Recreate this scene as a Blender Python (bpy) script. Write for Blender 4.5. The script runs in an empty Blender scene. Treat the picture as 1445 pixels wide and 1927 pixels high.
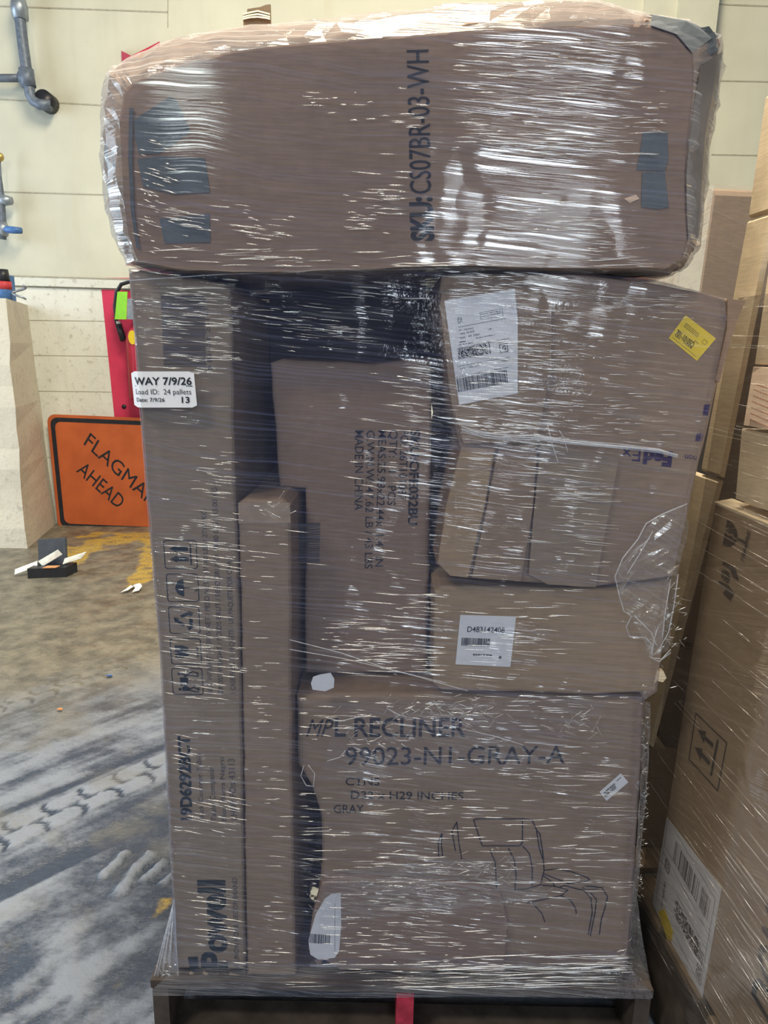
import bpy, math, random
import numpy as np
from mathutils import Vector, Matrix
random.seed(7)
rng = np.random.default_rng(11)
S = bpy.context.scene
COL = S.collection
R = math.radians

# ---------------------------------------------------------------- camera
F, IW, IH = 1300.0, 1445.0, 1927.0
EYE = Vector((0, 0, 1.67))
CM = Matrix.Rotation(R(90 - 13.1), 3, 'X') @ Matrix.Rotation(R(1.2), 3, 'Z')
cd = bpy.data.cameras.new('camera')
cam = bpy.data.objects.new('camera', cd)
COL.objects.link(cam)
cd.sensor_fit = 'VERTICAL'; cd.sensor_height = 36; cd.lens = F / IH * 36
cd.clip_start = 0.02
cam.matrix_world = Matrix.Translation(EYE) @ CM.to_4x4()
S.camera = cam

# ---------------------------------------------------------------- world, lamps, exposure
S.view_settings.view_transform = 'Standard'
S.view_settings.look = 'None'
S.view_settings.gamma = 1
S.view_settings.exposure = 0.0
S.cycles.transparent_max_bounces = 16
S.cycles.sample_clamp_indirect = 6
wd = bpy.data.worlds.new('world'); S.world = wd; wd.use_nodes = True
wd.node_tree.nodes['Background'].inputs[0].default_value = (0.78, 0.86, 1.0, 1)
wd.node_tree.nodes['Background'].inputs[1].default_value = 0.16

def area(name, loc, target, sx, sy, power, col):
    l = bpy.data.lights.new(name, 'AREA'); l.shape = 'RECTANGLE'
    l.size, l.size_y, l.energy, l.color = sx, sy, power, col
    o = bpy.data.objects.new(name, l); COL.objects.link(o)
    o.location = loc
    o.rotation_euler = (Vector(target) - Vector(loc)).to_track_quat('-Z', 'Z').to_euler()
    return o
# daylight through the dock door on the left, warm lamps under the roof near the far wall,
# two high windows in the wall behind the photographer
area('dock_door_daylight', (-6.5, 3.6, 2.1), (0, 3.2, 1.3), 4.2, 3.6, 300, (0.74, 0.87, 1.0))
area('roof_lamp_warm', (-0.10, 2.0, 6.3), (0.2, 2.4, 0), 1.4, 3.0, 600, (1.0, 0.88, 0.66))
area('rear_window_wide', (1.42, -5.2, 2.9), (0.2, 1.4, 1.4), 1.35, 2.7, 125, (0.84, 0.93, 1.0))
area('rear_window_narrow', (-2.25, -5.2, 4.7), (-0.3, 1.4, 1.3), 0.6, 1.7, 42, (0.88, 1.0, 0.96))
area('front_fill_light', (-2.4, -1.2, 5.4), (0.7, 1.2, 1.0), 1.3, 0.35, 140, (1.0, 0.90, 0.72))  # unseen fill light, added front left to brighten the right stack

# ---------------------------------------------------------------- pixel rays to points of the place
def ray(px, py):
    return CM @ Vector(((px - IW / 2) / F, -(py - IH / 2) / F, -1.0))
def aty(px, py, Y):
    d = ray(px, py); return EYE + d * (Y / d.y)
def atz(px, py, Z=0.0):
    d = ray(px, py); return EYE + d * ((Z - EYE.z) / d.z)
def atp(px, py, p0, n):
    d = ray(px, py); return EYE + d * ((Vector(p0) - EYE).dot(n) / d.dot(n))
class YP:                                            # vertical plane facing the camera
    def __init__(s, y): s.y = y
    def __call__(s, px, py, off=0.0): return aty(px, py, s.y - off)
class GP:                                            # any plane, normal towards the viewer
    def __init__(s, p, n): s.p, s.n = Vector(p), Vector(n).normalized()
    def __call__(s, px, py, off=0.0): return atp(px, py, s.p + s.n * off, s.n)

# ---------------------------------------------------------------- materials
def lin(c):
    return tuple(((v / 255) / 12.92 if v / 255 <= .04045 else ((v / 255 + .055) / 1.055) ** 2.4) for v in c)
class NT:
    def __init__(s, name):
        s.m = bpy.data.materials.new(name); s.m.use_nodes = True
        s.t = s.m.node_tree; s.t.nodes.clear()
        s.out = s.n('ShaderNodeOutputMaterial')
    def n(s, kind, **kw):
        x = s.t.nodes.new(kind)
        for k, v in kw.items():
            if k.startswith('i_'):
                x.inputs[k[2:].replace('_', ' ')].default_value = v
            else: setattr(x, k, v)
        return x
    def l(s, a, b): s.t.links.new(a, b)
    def math(s, op, a, b=0.0, c=None, clamp=False):
        x = s.n('ShaderNodeMath', operation=op); x.use_clamp = clamp
        for i, v in enumerate((a, b, c)):
            if v is None: continue
            if hasattr(v, 'default_value') or hasattr(v, 'links'): s.l(v, x.inputs[i])
            else: x.inputs[i].default_value = v
        return x.outputs[0]
    def noise(s, vec, scale, detail=3, rough=.55):
        x = s.n('ShaderNodeTexNoise'); x.inputs['Scale'].default_value = scale
        x.inputs['Detail'].default_value = detail; x.inputs['Roughness'].default_value = rough
        if vec is not None: s.l(vec, x.inputs['Vector'])
        return x.outputs['Fac']
    def ramp(s, v, p0, p1):
        x = s.n('ShaderNodeMapRange'); x.interpolation_type = 'SMOOTHSTEP'
        s.l(v, x.inputs[0]); x.inputs[1].default_value = p0; x.inputs[2].default_value = p1
        return x.outputs[0]
    def mixc(s, f, a, b):
        x = s.n('ShaderNodeMix', data_type='RGBA')
        for k, v in ((0, f), (6, a), (7, b)):
            if hasattr(v, 'links'): s.l(v, x.inputs[k])
            elif k == 0: x.inputs[k].default_value = v
            else: x.inputs[k].default_value = (*v, 1)
        return x.outputs[2]
    def pos(s): return s.n('ShaderNodeTexCoord').outputs['Object']
    def scale(s, vec, sc):
        x = s.n('ShaderNodeMapping'); s.l(vec, x.inputs[0]); x.inputs['Scale'].default_value = sc
        return x.outputs[0]
    def bump(s, h, dist, strength=1.0):
        x = s.n('ShaderNodeBump'); x.inputs['Distance'].default_value = dist
        x.inputs['Strength'].default_value = strength; s.l(h, x.inputs['Height']); return x.outputs[0]
    def bsdf(s, col, rough=.6, spec=.3, metal=0.0, normal=None):
        x = s.n('ShaderNodeBsdfPrincipled')
        if hasattr(col, 'links'): s.l(col, x.inputs['Base Color'])
        else: x.inputs['Base Color'].default_value = (*col, 1)
        if hasattr(rough, 'links'): s.l(rough, x.inputs['Roughness'])
        else: x.inputs['Roughness'].default_value = rough
        x.inputs['Specular IOR Level'].default_value = spec; x.inputs['Metallic'].default_value = metal
        if normal is not None: s.l(normal, x.inputs['Normal'])
        s.l(x.outputs[0], s.out.inputs[0]); return x

def plain(name, col, rough=.55, spec=.3, metal=0.0, var=.12, sc=30, bump=0.0):
    t = NT(name); p = t.pos(); n = t.noise(p, sc, 4)
    c = t.mixc(t.ramp(n, .3, .7), tuple(v * (1 - var) for v in col), tuple(min(1, v * (1 + var)) for v in col))
    t.bsdf(c, rough, spec, metal, t.bump(n, bump) if bump else None); return t.m

def cardboard(name, col, dents=.006, fibre=.10):
    t = NT(name); p = t.pos()
    a = t.noise(t.scale(p, (14, 14, 260)), 1, 3); b = t.noise(p, 3.0, 4); c = t.noise(p, 45, 3)
    k = t.math('ADD', t.math('MULTIPLY', a, .45), t.math('ADD', t.math('MULTIPLY', b, .35), t.math('MULTIPLY', c, .2)))
    base = t.mixc(t.ramp(k, .33, .67), tuple(v * (1 - 1.6 * fibre) for v in col), tuple(v * (1 + 1.3 * fibre) for v in col))
    h = t.math('ADD', t.noise(p, 5, 3), t.math('MULTIPLY', c, .05))
    t.bsdf(base, .78, .18, 0, t.bump(h, dents)); return t.m

M = {}
M['kraft'] = cardboard('kraft_cardboard', (.255, .187, .138))
M['kraft_red'] = cardboard('reddish_cardboard', (.25, .177, .138))
M['kraft_grey'] = cardboard('greyed_cardboard', (.255, .20, .152))
M['kraft_tan'] = cardboard('tan_cardboard', (.31, .226, .15))
M['kraft_light'] = cardboard('light_cardboard', (.70, .57, .40))
M['kraft_pink'] = cardboard('pinkish_cardboard', (.66, .50, .38))
M['edge'] = cardboard('torn_cardboard_edge', (.70, .57, .40), fibre=.2)
M['ink'] = plain('printing_ink', (.022, .024, .032), .6, .2, var=.2)
M['ink_grey'] = plain('faint_printing_ink', (.07, .065, .075), .6, .2, var=.2)
M['ink_purple'] = plain('purple_ink', (.035, .022, .085), .6, .2)
M['ink_teal'] = plain('dark_teal_ink', (.018, .028, .035), .6, .2)
M['paper'] = plain('white_label_paper', (.66, .67, .72), .5, .3, var=.03)
M['sticker'] = plain('white_sticker', (.80, .81, .86), .45, .3, var=.02)
M['yellow'] = plain('yellow_label', (.70, .52, .03), .5, .3, var=.04)
M['tape'] = plain('grey_duct_tape', (.105, .12, .135), .5, .3, var=.15, sc=14, bump=.004)
M['tape_clear'] = plain('brownish_grey_tape', (.17, .155, .15), .35, .5, var=.2, sc=10, bump=.006)
M['wood'] = plain('pallet_wood', (.20, .145, .10), .8, .15, var=.3, sc=12)
M['dark_wood'] = plain('dark_pallet_wood', (.075, .06, .052), .8, .15, var=.3, sc=12)
M['red_wood'] = plain('red_painted_wood', (.40, .035, .065), .7, .2, var=.25)
M['black'] = plain('black_plastic', (.02, .022, .028), .4, .4)
M['pipe'] = plain('grey_pipe', (.13, .16, .21), .5, .4, .2, var=.2)
M['blue'] = plain('blue_plastic', (.06, .16, .40), .45, .4)
M['steel'] = plain('dull_steel', (.32, .37, .43), .4, .5, .6)
M['brass'] = plain('brass', (.5, .37, .12), .4, .5, .5)
M['white'] = plain('white_plastic', (.75, .75, .70), .5, .3)
M['green'] = plain('green_tag', (.24, .62, .05), .5, .3, var=.05)
M['ext_red'] = plain('extinguisher_red', (.42, .02, .05), .35, .5, var=.05)
M['sign_red'] = plain('red_sign', (.48, .025, .075), .45, .4, var=.05)
M['orange_scrap'] = plain('orange_scrap', (.6, .28, .12), .7)
M['can_red'] = plain('red_can_label', (.5, .05, .06), .5)

def wallmat(name, col, block=False):
    t = NT(name); p = t.pos(); n = t.noise(p, 1.2, 5); f = t.noise(p, 18, 5, .7)
    streak = t.noise(t.scale(p, (5, 5, .35)), 1, 4)
    c = t.mixc(t.ramp(n, .3, .7), tuple(v * .90 for v in col), tuple(v * 1.06 for v in col))
    c = t.mixc(t.math('MULTIPLY', t.ramp(streak, .52, .75), .22), c, (.42, .36, .24))
    if block:
        s = t.math('MULTIPLY', t.ramp(f, .55, .66), .6); c = t.mixc(s, c, (.40, .38, .33))
    else:
        s = t.math('MULTIPLY', t.ramp(f, .66, .74), .5); c = t.mixc(s, c, (.33, .28, .22))
    t.bsdf(c, .6, .3, 0, t.bump(f, .006 if block else .002)); return t.m
M['wall'] = wallmat('cream_painted_concrete', (.56, .555, .455))
M['block'] = wallmat('white_painted_block', (.69, .70, .64), True)
M['pillar'] = wallmat('chipped_painted_concrete', (.62, .58, .48), True)
M['seam'] = plain('dark_seam', (.36, .34, .27), .9)
M['redpaint'] = plain('red_wall_paint', (.56, .04, .10), .55, .3, var=.12, sc=6)

def film(name, slope=.06, veil=.04, gain=1.0, crumple=.35, gl=.10, tint=(.46, .54, 1.0), calm=None):
    t = NT(name); p = t.pos()
    sp = t.n('ShaderNodeSeparateXYZ'); t.l(p, sp.inputs[0])
    x, y, z = sp.outputs
    u = t.math('ADD', x, y)
    w = t.noise(p, 2.6, 2)
    v = t.math('ADD', z, t.math('ADD', t.math('MULTIPLY', u, slope), t.math('MULTIPLY', t.math('MULTIPLY', w, u), .10)))
    def st(a, b, off, d=2):
        c = t.n('ShaderNodeCombineXYZ'); t.l(t.math('MULTIPLY', u, a), c.inputs[0]); t.l(t.math('MULTIPLY', v, b), c.inputs[1])
        c.inputs[2].default_value = off
        return t.noise(c.outputs[0], 1, d, .5)
    n1 = st(7, 270, 0, 1); n2 = st(4, 105, 3.1); n3 = st(1.8, 260, 7.7, 3); n4 = st(5, 150, 12.3)
    zone = t.ramp(t.noise(p, 3.4, 3, .6), .44, .62)
    if calm: zone = t.math('MULTIPLY', zone, t.math('ADD', t.math('MULTIPLY', t.ramp(x, *calm), .93), .07))
    cr = t.noise(p, 38, 4, .6)
    crm = t.math('MULTIPLY', t.ramp(t.noise(p, 2.1, 3), .56, .68), crumple)
    h = t.math('ADD', t.math('MULTIPLY', n1, .6), t.math('MULTIPLY', n2, .9))
    h = t.math('MULTIPLY', h, t.math('ADD', t.math('MULTIPLY', zone, .85), .15))
    h = t.math('ADD', h, t.math('MULTIPLY', t.math('MULTIPLY', cr, crm), 2.6))
    nb = t.bump(h, .0040 * gain)
    tr = t.n('ShaderNodeBsdfTransparent'); tr.inputs[0].default_value = (.97, .975, .985, 1)
    g = t.n('ShaderNodeBsdfGlossy'); g.inputs['Roughness'].default_value = .075; t.l(nb, g.inputs['Normal'])
    g.inputs[0].default_value = (1, 1, 1, 1)
    lw = t.n('ShaderNodeLayerWeight'); lw.inputs[0].default_value = .22; t.l(nb, lw.inputs['Normal'])
    sk = t.math('MULTIPLY', t.math('MULTIPLY', t.ramp(n4, .50, .72), t.math('ADD', t.math('MULTIPLY', zone, .65), .35)), gl * 2.3)
    gf = t.math('ADD', t.math('MULTIPLY', lw.outputs['Fresnel'], .45), sk, clamp=True)
    gf = t.math('ADD', gf, gl * .12)
    m1 = t.n('ShaderNodeMixShader'); t.l(gf, m1.inputs[0]); t.l(tr.outputs[0], m1.inputs[1]); t.l(g.outputs[0], m1.inputs[2])
    d = t.n('ShaderNodeBsdfDiffuse'); d.inputs[0].default_value = (*tint, 1)
    ts = t.n('ShaderNodeBsdfTranslucent'); ts.inputs[0].default_value = (*tint, 1)
    m2 = t.n('ShaderNodeMixShader'); m2.inputs[0].default_value = .35; t.l(d.outputs[0], m2.inputs[1]); t.l(ts.outputs[0], m2.inputs[2])
    vf = t.math('ADD', t.math('MULTIPLY', t.ramp(n3, .50, .74), veil * 2.6), veil)
    m3 = t.n('ShaderNodeMixShader'); t.l(vf, m3.inputs[0]); t.l(m1.outputs[0], m3.inputs[1]); t.l(m2.outputs[0], m3.inputs[2])
    t.l(m3.outputs[0], t.out.inputs[0]); return t.m
M['film'] = film('stretch_film', gain=1.6)
M['film_top'] = film('stretch_film_taut', slope=.02, veil=.035, crumple=.22, gain=.6, calm=(-.30, -.02))
M['film_low'] = film('stretch_film_crinkled', slope=.02, veil=.025, crumple=.6, gain=2.2)
M['film_crinkle'] = film('stretch_film_creased', slope=.1, veil=.012, crumple=1.0, gl=.08, gain=1.6)
M['film_loose'] = film('stretch_film_loose', slope=.5, veil=.05, gain=1.3, crumple=1.2, gl=.2, tint=(.8, .84, .95))
M['film_side'] = film('stretch_film_side', slope=.30, veil=.028, crumple=.15, gl=.06, tint=(.92, .88, .80))
M['film_edge'] = film('stretch_film_layered', slope=.02, veil=.13, crumple=.3, gain=1.2, gl=.16, tint=(.88, .90, .95))
def strandmat():
    t = NT('bunched_film'); p = t.pos()
    tr = t.n('ShaderNodeBsdfTransparent'); g = t.n('ShaderNodeBsdfPrincipled')
    g.inputs['Base Color'].default_value = (.72, .76, .86, 1); g.inputs['Roughness'].default_value = .22
    mx = t.n('ShaderNodeMixShader'); t.l(t.math('ADD', t.math('MULTIPLY', t.noise(p, 60, 2), .55), .02), mx.inputs[0])
    t.l(tr.outputs[0], mx.inputs[1]); t.l(g.outputs[0], mx.inputs[2]); t.l(mx.outputs[0], t.out.inputs[0]); return t.m
M['strand'] = strandmat()
def pleatmat():
    t = NT('film_pleat')
    tr = t.n('ShaderNodeBsdfTransparent'); g = t.n('ShaderNodeBsdfGlossy')
    g.inputs['Roughness'].default_value = .27; g.inputs[0].default_value = (1, 1, 1, 1)
    mx = t.n('ShaderNodeMixShader'); mx.inputs[0].default_value = .36
    t.l(tr.outputs[0], mx.inputs[1]); t.l(g.outputs[0], mx.inputs[2]); t.l(mx.outputs[0], t.out.inputs[0]); return t.m
M['pleat'] = pleatmat()

# ---------------------------------------------------------------- mesh building
class MB:
    def __init__(s): s.v, s.f, s.mi, s.sm = [], [], [], []
    def poly(s, pts, m=0):
        i = len(s.v); s.v += [Vector(p) for p in pts]; s.f.append(list(range(i, i + len(pts)))); s.mi.append(m); s.sm.append(False)
    def faces(s, verts, faces, m=0, smooth=False):
        i = len(s.v); s.v += [Vector(p) for p in verts]
        for f in faces: s.f.append([i + k for k in f]); s.mi.append(m); s.sm.append(smooth)
    def slab(s, pts, off, m=0):                       # polygon given thickness along vector off
        n = len(pts); a = [Vector(p) for p in pts]; b = [p + Vector(off) for p in a]
        s.faces(a + b, [list(range(n)), list(range(2 * n - 1, n - 1, -1))] + [[i, i + n, (i + 1) % n + n, (i + 1) % n] for i in range(n)], m)
    def box(s, lo, hi, m=0):
        (a, b, c), (d, e, f) = lo, hi
        s.slab([(a, b, c), (d, b, c), (d, b, f), (a, b, f)], (0, e - b, 0), m)
    def loft(s, rings, m=0, cap0=True, cap1=True, closed=True, smooth=False):
        n = len(rings[0]); vs = [p for r in rings for p in r]; fs = []
        for k in range(len(rings) - 1):
            for i in range(n if closed else n - 1):
                j = (i + 1) % n; fs.append([k * n + i, k * n + j, (k + 1) * n + j, (k + 1) * n + i])
        if cap0: fs.append(list(range(n))[::-1])
        if cap1: fs.append([(len(rings) - 1) * n + i for i in range(n)])
        s.faces(vs, fs, m, smooth)
    def tube(s, path, r, m=0, seg=8):
        path = [Vector(p) for p in path]; rings = []
        for i, p in enumerate(path):
            d = (path[min(i + 1, len(path) - 1)] - path[max(i - 1, 0)]).normalized()
            a = d.orthogonal().normalized() if i == 0 else (prev - d * prev.dot(d)).normalized()
            prev = a; b = d.cross(a); rr = r[i] if isinstance(r, (list, tuple)) else r
            rings.append([p + (a * math.cos(2 * math.pi * k / seg) + b * math.sin(2 * math.pi * k / seg)) * rr for k in range(seg)])
        s.loft(rings, m, smooth=True)
    def cyl(s, c, r, h, m=0, axis=(0, 0, 1), seg=24, r2=None):
        c = Vector(c); ax = Vector(axis).normalized()
        s.tube([c, c + ax * h], [r, r if r2 is None else r2], m, seg)
    def build(s, name, mats, parent=None, origin=None):
        me = bpy.data.meshes.new(name)
        o0 = Vector(parent['_o']) if parent is not None else Vector(origin) if origin is not None else s.base()
        me.from_pydata([v - o0 for v in s.v], [], s.f)
        for k in (mats if isinstance(mats, (list, tuple)) else [mats]): me.materials.append(k)
        me.polygons.foreach_set('material_index', s.mi); me.polygons.foreach_set('use_smooth', s.sm)
        me.update()
        o = bpy.data.objects.new(name, me); COL.objects.link(o)
        o['_o'] = list(o0)
        if parent is not None: o.parent = parent
        else: o.location = o0
        ALL.append(o)
        return o
    def base(s):
        xs, ys, zs = ([v[i] for v in s.v] for i in range(3))
        return Vector(((min(xs) + max(xs)) / 2, (min(ys) + max(ys)) / 2, min(zs)))
ALL = []
def tag(o, label, cat, group=None):
    o['label'] = label; o['category'] = cat
    if group: o['group'] = group
    return o
def thing(name, label, cat, loc, group=None):
    o = bpy.data.objects.new(name, None); COL.objects.link(o); o.location = loc; o['_o'] = list(loc); o.empty_display_size = .05
    ALL.append(o)
    return tag(o, label, cat, group)
def struct(o): o['kind'] = 'structure'; return o

# ---------------------------------------------------------------- lettering and marks on planes
def frame(pl, O, P1, T, off=.0009):
    o, p, t = pl(*O, off), pl(*P1, off), pl(*T, off)
    return o, p - o, t - o
CAP = None
def glyphs(body, bold=0.0, shear=0.0):
    global CAP
    c = bpy.data.curves.new('t', 'FONT'); c.body = body; c.size = 1; c.offset = bold; c.shear = shear; c.resolution_u = 3
    o = bpy.data.objects.new('t', c); COL.objects.link(o)
    bpy.context.view_layer.update()
    me = bpy.data.meshes.new_from_object(o)
    vs = [v.co.copy() for v in me.vertices]; fs = [list(p.vertices) for p in me.polygons]
    bpy.data.objects.remove(o); bpy.data.curves.remove(c); bpy.data.meshes.remove(me)
    if CAP is None and body != 'H':
        hv, _ = glyphs('H'); CAP = max(v.y for v in hv)
    return vs, fs
def text(mb, body, fr, bold=0.0, m=0, shear=0.0):
    vs, fs = glyphs(body, bold, shear)
    x0, x1 = min(v.x for v in vs), max(v.x for v in vs)
    o, U, V = fr
    mb.faces([o + U * ((v.x - x0) / (x1 - x0)) + V * (v.y / CAP) for v in vs], fs, m)
def letters(parent, mat, items):
    for it in items:
        mb = MB(); text(mb, *it); mb.build('printed_lettering', mat, parent)
def fp(fr, s, t): return fr[0] + fr[1] * s + fr[2] * t
def rect(mb, fr, s0, t0, s1, t1, m=0): mb.poly([fp(fr, s0, t0), fp(fr, s1, t0), fp(fr, s1, t1), fp(fr, s0, t1)], m)
def fpoly(mb, fr, pts, m=0): mb.poly([fp(fr, *p) for p in pts], m)
def line(mb, pts, w, nrm, m=0, closed=False):       # 3D polyline as a flat ribbon
    pts = [Vector(p) for p in pts]
    if closed: pts.append(pts[0])
    for a, b in zip(pts, pts[1:]):
        d = b - a
        if d.length < 1e-6: continue
        d.normalize(); c = d.cross(nrm).normalized() * w / 2; e = d * w * .3
        mb.poly([a - c - e, b - c + e, b + c + e, a + c - e], m)
def fline(mb, fr, pts, w, m=0, closed=False):
    line(mb, [fp(fr, *p) for p in pts], w, fr[1].cross(fr[2]).normalized(), m, closed)
def barcode(mb, fr, s0, t0, s1, t1, n, m=0):
    x = s0; st = (s1 - s0) / n
    while x < s1 - st:
        w = st * random.choice((.35, .5, .8, 1.1)); rect(mb, fr, x, t0, min(x + w, s1), t1, m); x += w + st * random.choice((.35, .5, .8))
def cells(mb, fr, s0, t0, s1, t1, nx, ny, m=0):
    for i in range(nx):
        for j in range(ny):
            if random.random() < .52:
                rect(mb, fr, s0 + (s1 - s0) * i / nx, t0 + (t1 - t0) * j / ny, s0 + (s1 - s0) * (i + 1.02) / nx, t0 + (t1 - t0) * (j + 1.02) / ny, m)
def tiny(mb, fr, s0, s1, t, h, m=0):                  # print too small to read in the photo
    x = s0
    while x < s1:
        w = random.uniform(.015, .06); rect(mb, fr, x, t, min(x + w, s1), t + h, m); x += w + random.uniform(.008, .02)
def roundrect(s0, t0, s1, t1, r, n=5, ry=None):
    ry = r if ry is None else ry
    out = []
    for cx, cy, a in ((s1 - r, t0 + ry, -90), (s1 - r, t1 - ry, 0), (s0 + r, t1 - ry, 90), (s0 + r, t0 + ry, 180)):
        for k in range(n + 1):
            q = R(a + 90 * k / n); out.append((cx + r * math.cos(q), cy + ry * math.sin(q)))
    return out
def disc(cx, cy, r, a0=0, a1=360, n=20, ry=None):
    ry = r if ry is None else ry
    return [(cx + r * math.cos(R(a0 + (a1 - a0) * k / n)), cy + ry * math.sin(R(a0 + (a1 - a0) * k / n))) for k in range(n + (a1 - a0 != 360))]

# ---------------------------------------------------------------- cartons
def dens(pts, step=28.0):
    out = []
    for i, a in enumerate(pts):
        b = pts[(i + 1) % len(pts)]; n = max(1, int(math.dist(a, b) / step))
        for k in range(n): out.append((a[0] + (b[0] - a[0]) * k / n, a[1] + (b[1] - a[1]) * k / n))
    return out
def inset(pts, d):                                     # world (x, z) polygon moved inwards by d
    n = len(pts); ar = sum(pts[i][0] * pts[(i + 1) % n][1] - pts[(i + 1) % n][0] * pts[i][1] for i in range(n))
    sg = 1 if ar > 0 else -1; out = []
    for i in range(n):
        a, b, c = Vector(pts[i - 1]), Vector(pts[i]), Vector(pts[(i + 1) % n])
        d1, d2 = (b - a).normalized(), (c - b).normalized()
        n1, n2 = Vector((-d1.y, d1.x)) * sg, Vector((-d2.y, d2.x)) * sg
        nn = (n1 + n2); nn = nn.normalized() if nn.length > 1e-6 else n1
        out.append(b + nn * d / max(.5, nn.dot(n1)))
    return out
def carton_rings(px, Y, depth, r=.008, jit=.0015, seg=3):
    w = [aty(*p, Y) for p in dens(px)]
    xz = [Vector((p.x + random.uniform(-jit, jit), p.z + random.uniform(-jit, jit))) for p in w]
    rings = []
    for k in range(seg + 1):
        a = R(90 * k / seg)
        q = inset(xz, r * (1 - math.sin(a))); rings.append([Vector((p.x, Y + r * (1 - math.cos(a)), p.y)) for p in q])
    rings.append([Vector((p.x, Y + depth, p.y)) for p in xz])
    return rings
def carton(px, Y, depth, label, mat, name='cardboard_carton', cat='box', r=.008, jit=.0015, body='carton_body', group=None):
    rg = carton_rings(px, Y, depth, r, jit)
    zs = min(p.z for q in rg for p in q); xs = [p.x for p in rg[-1]]
    t = thing(name, label, cat, ((min(xs) + max(xs)) / 2, Y + depth / 2, zs), group)
    mb = MB(); mb.loft(rg); mb.build(body, mat, t)
    return t
def patch(name, pl, px, mat, parent, off=.0006, th=.0005):
    mb = MB(); pts = [pl(*p, off) for p in px]; n = (pts[1] - pts[0]).cross(pts[2] - pts[0]).normalized()
    if n.dot(EYE - pts[0]) < 0: n = -n
    mb.slab(pts, n * th); return mb.build(name, mat, parent)

# ================================================================ THE ROOM
YW = 6.4
def vnoise(x, y, seed=0):
    g = np.random.default_rng(seed).random((256, 256)); xi = np.floor(x).astype(int); yi = np.floor(y).astype(int)
    fx, fy = x - xi, y - yi; fx = fx * fx * (3 - 2 * fx); fy = fy * fy * (3 - 2 * fy)
    a, b = g[xi % 256, yi % 256], g[(xi + 1) % 256, yi % 256]; c, d = g[xi % 256, (yi + 1) % 256], g[(xi + 1) % 256, (yi + 1) % 256]
    return (a * (1 - fx) + b * fx) * (1 - fy) + (c * (1 - fx) + d * fx) * fy
def fbm(x, y, seed=0, o=4):
    return sum(vnoise(x * 2 ** k, y * 2 ** k, seed + k) * .5 ** k for k in range(o)) / sum(.5 ** k for k in range(o))
def sstep(v, a, b):
    t = np.clip((v - a) / (b - a), 0, 1); return t * t * (3 - 2 * t)

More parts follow.
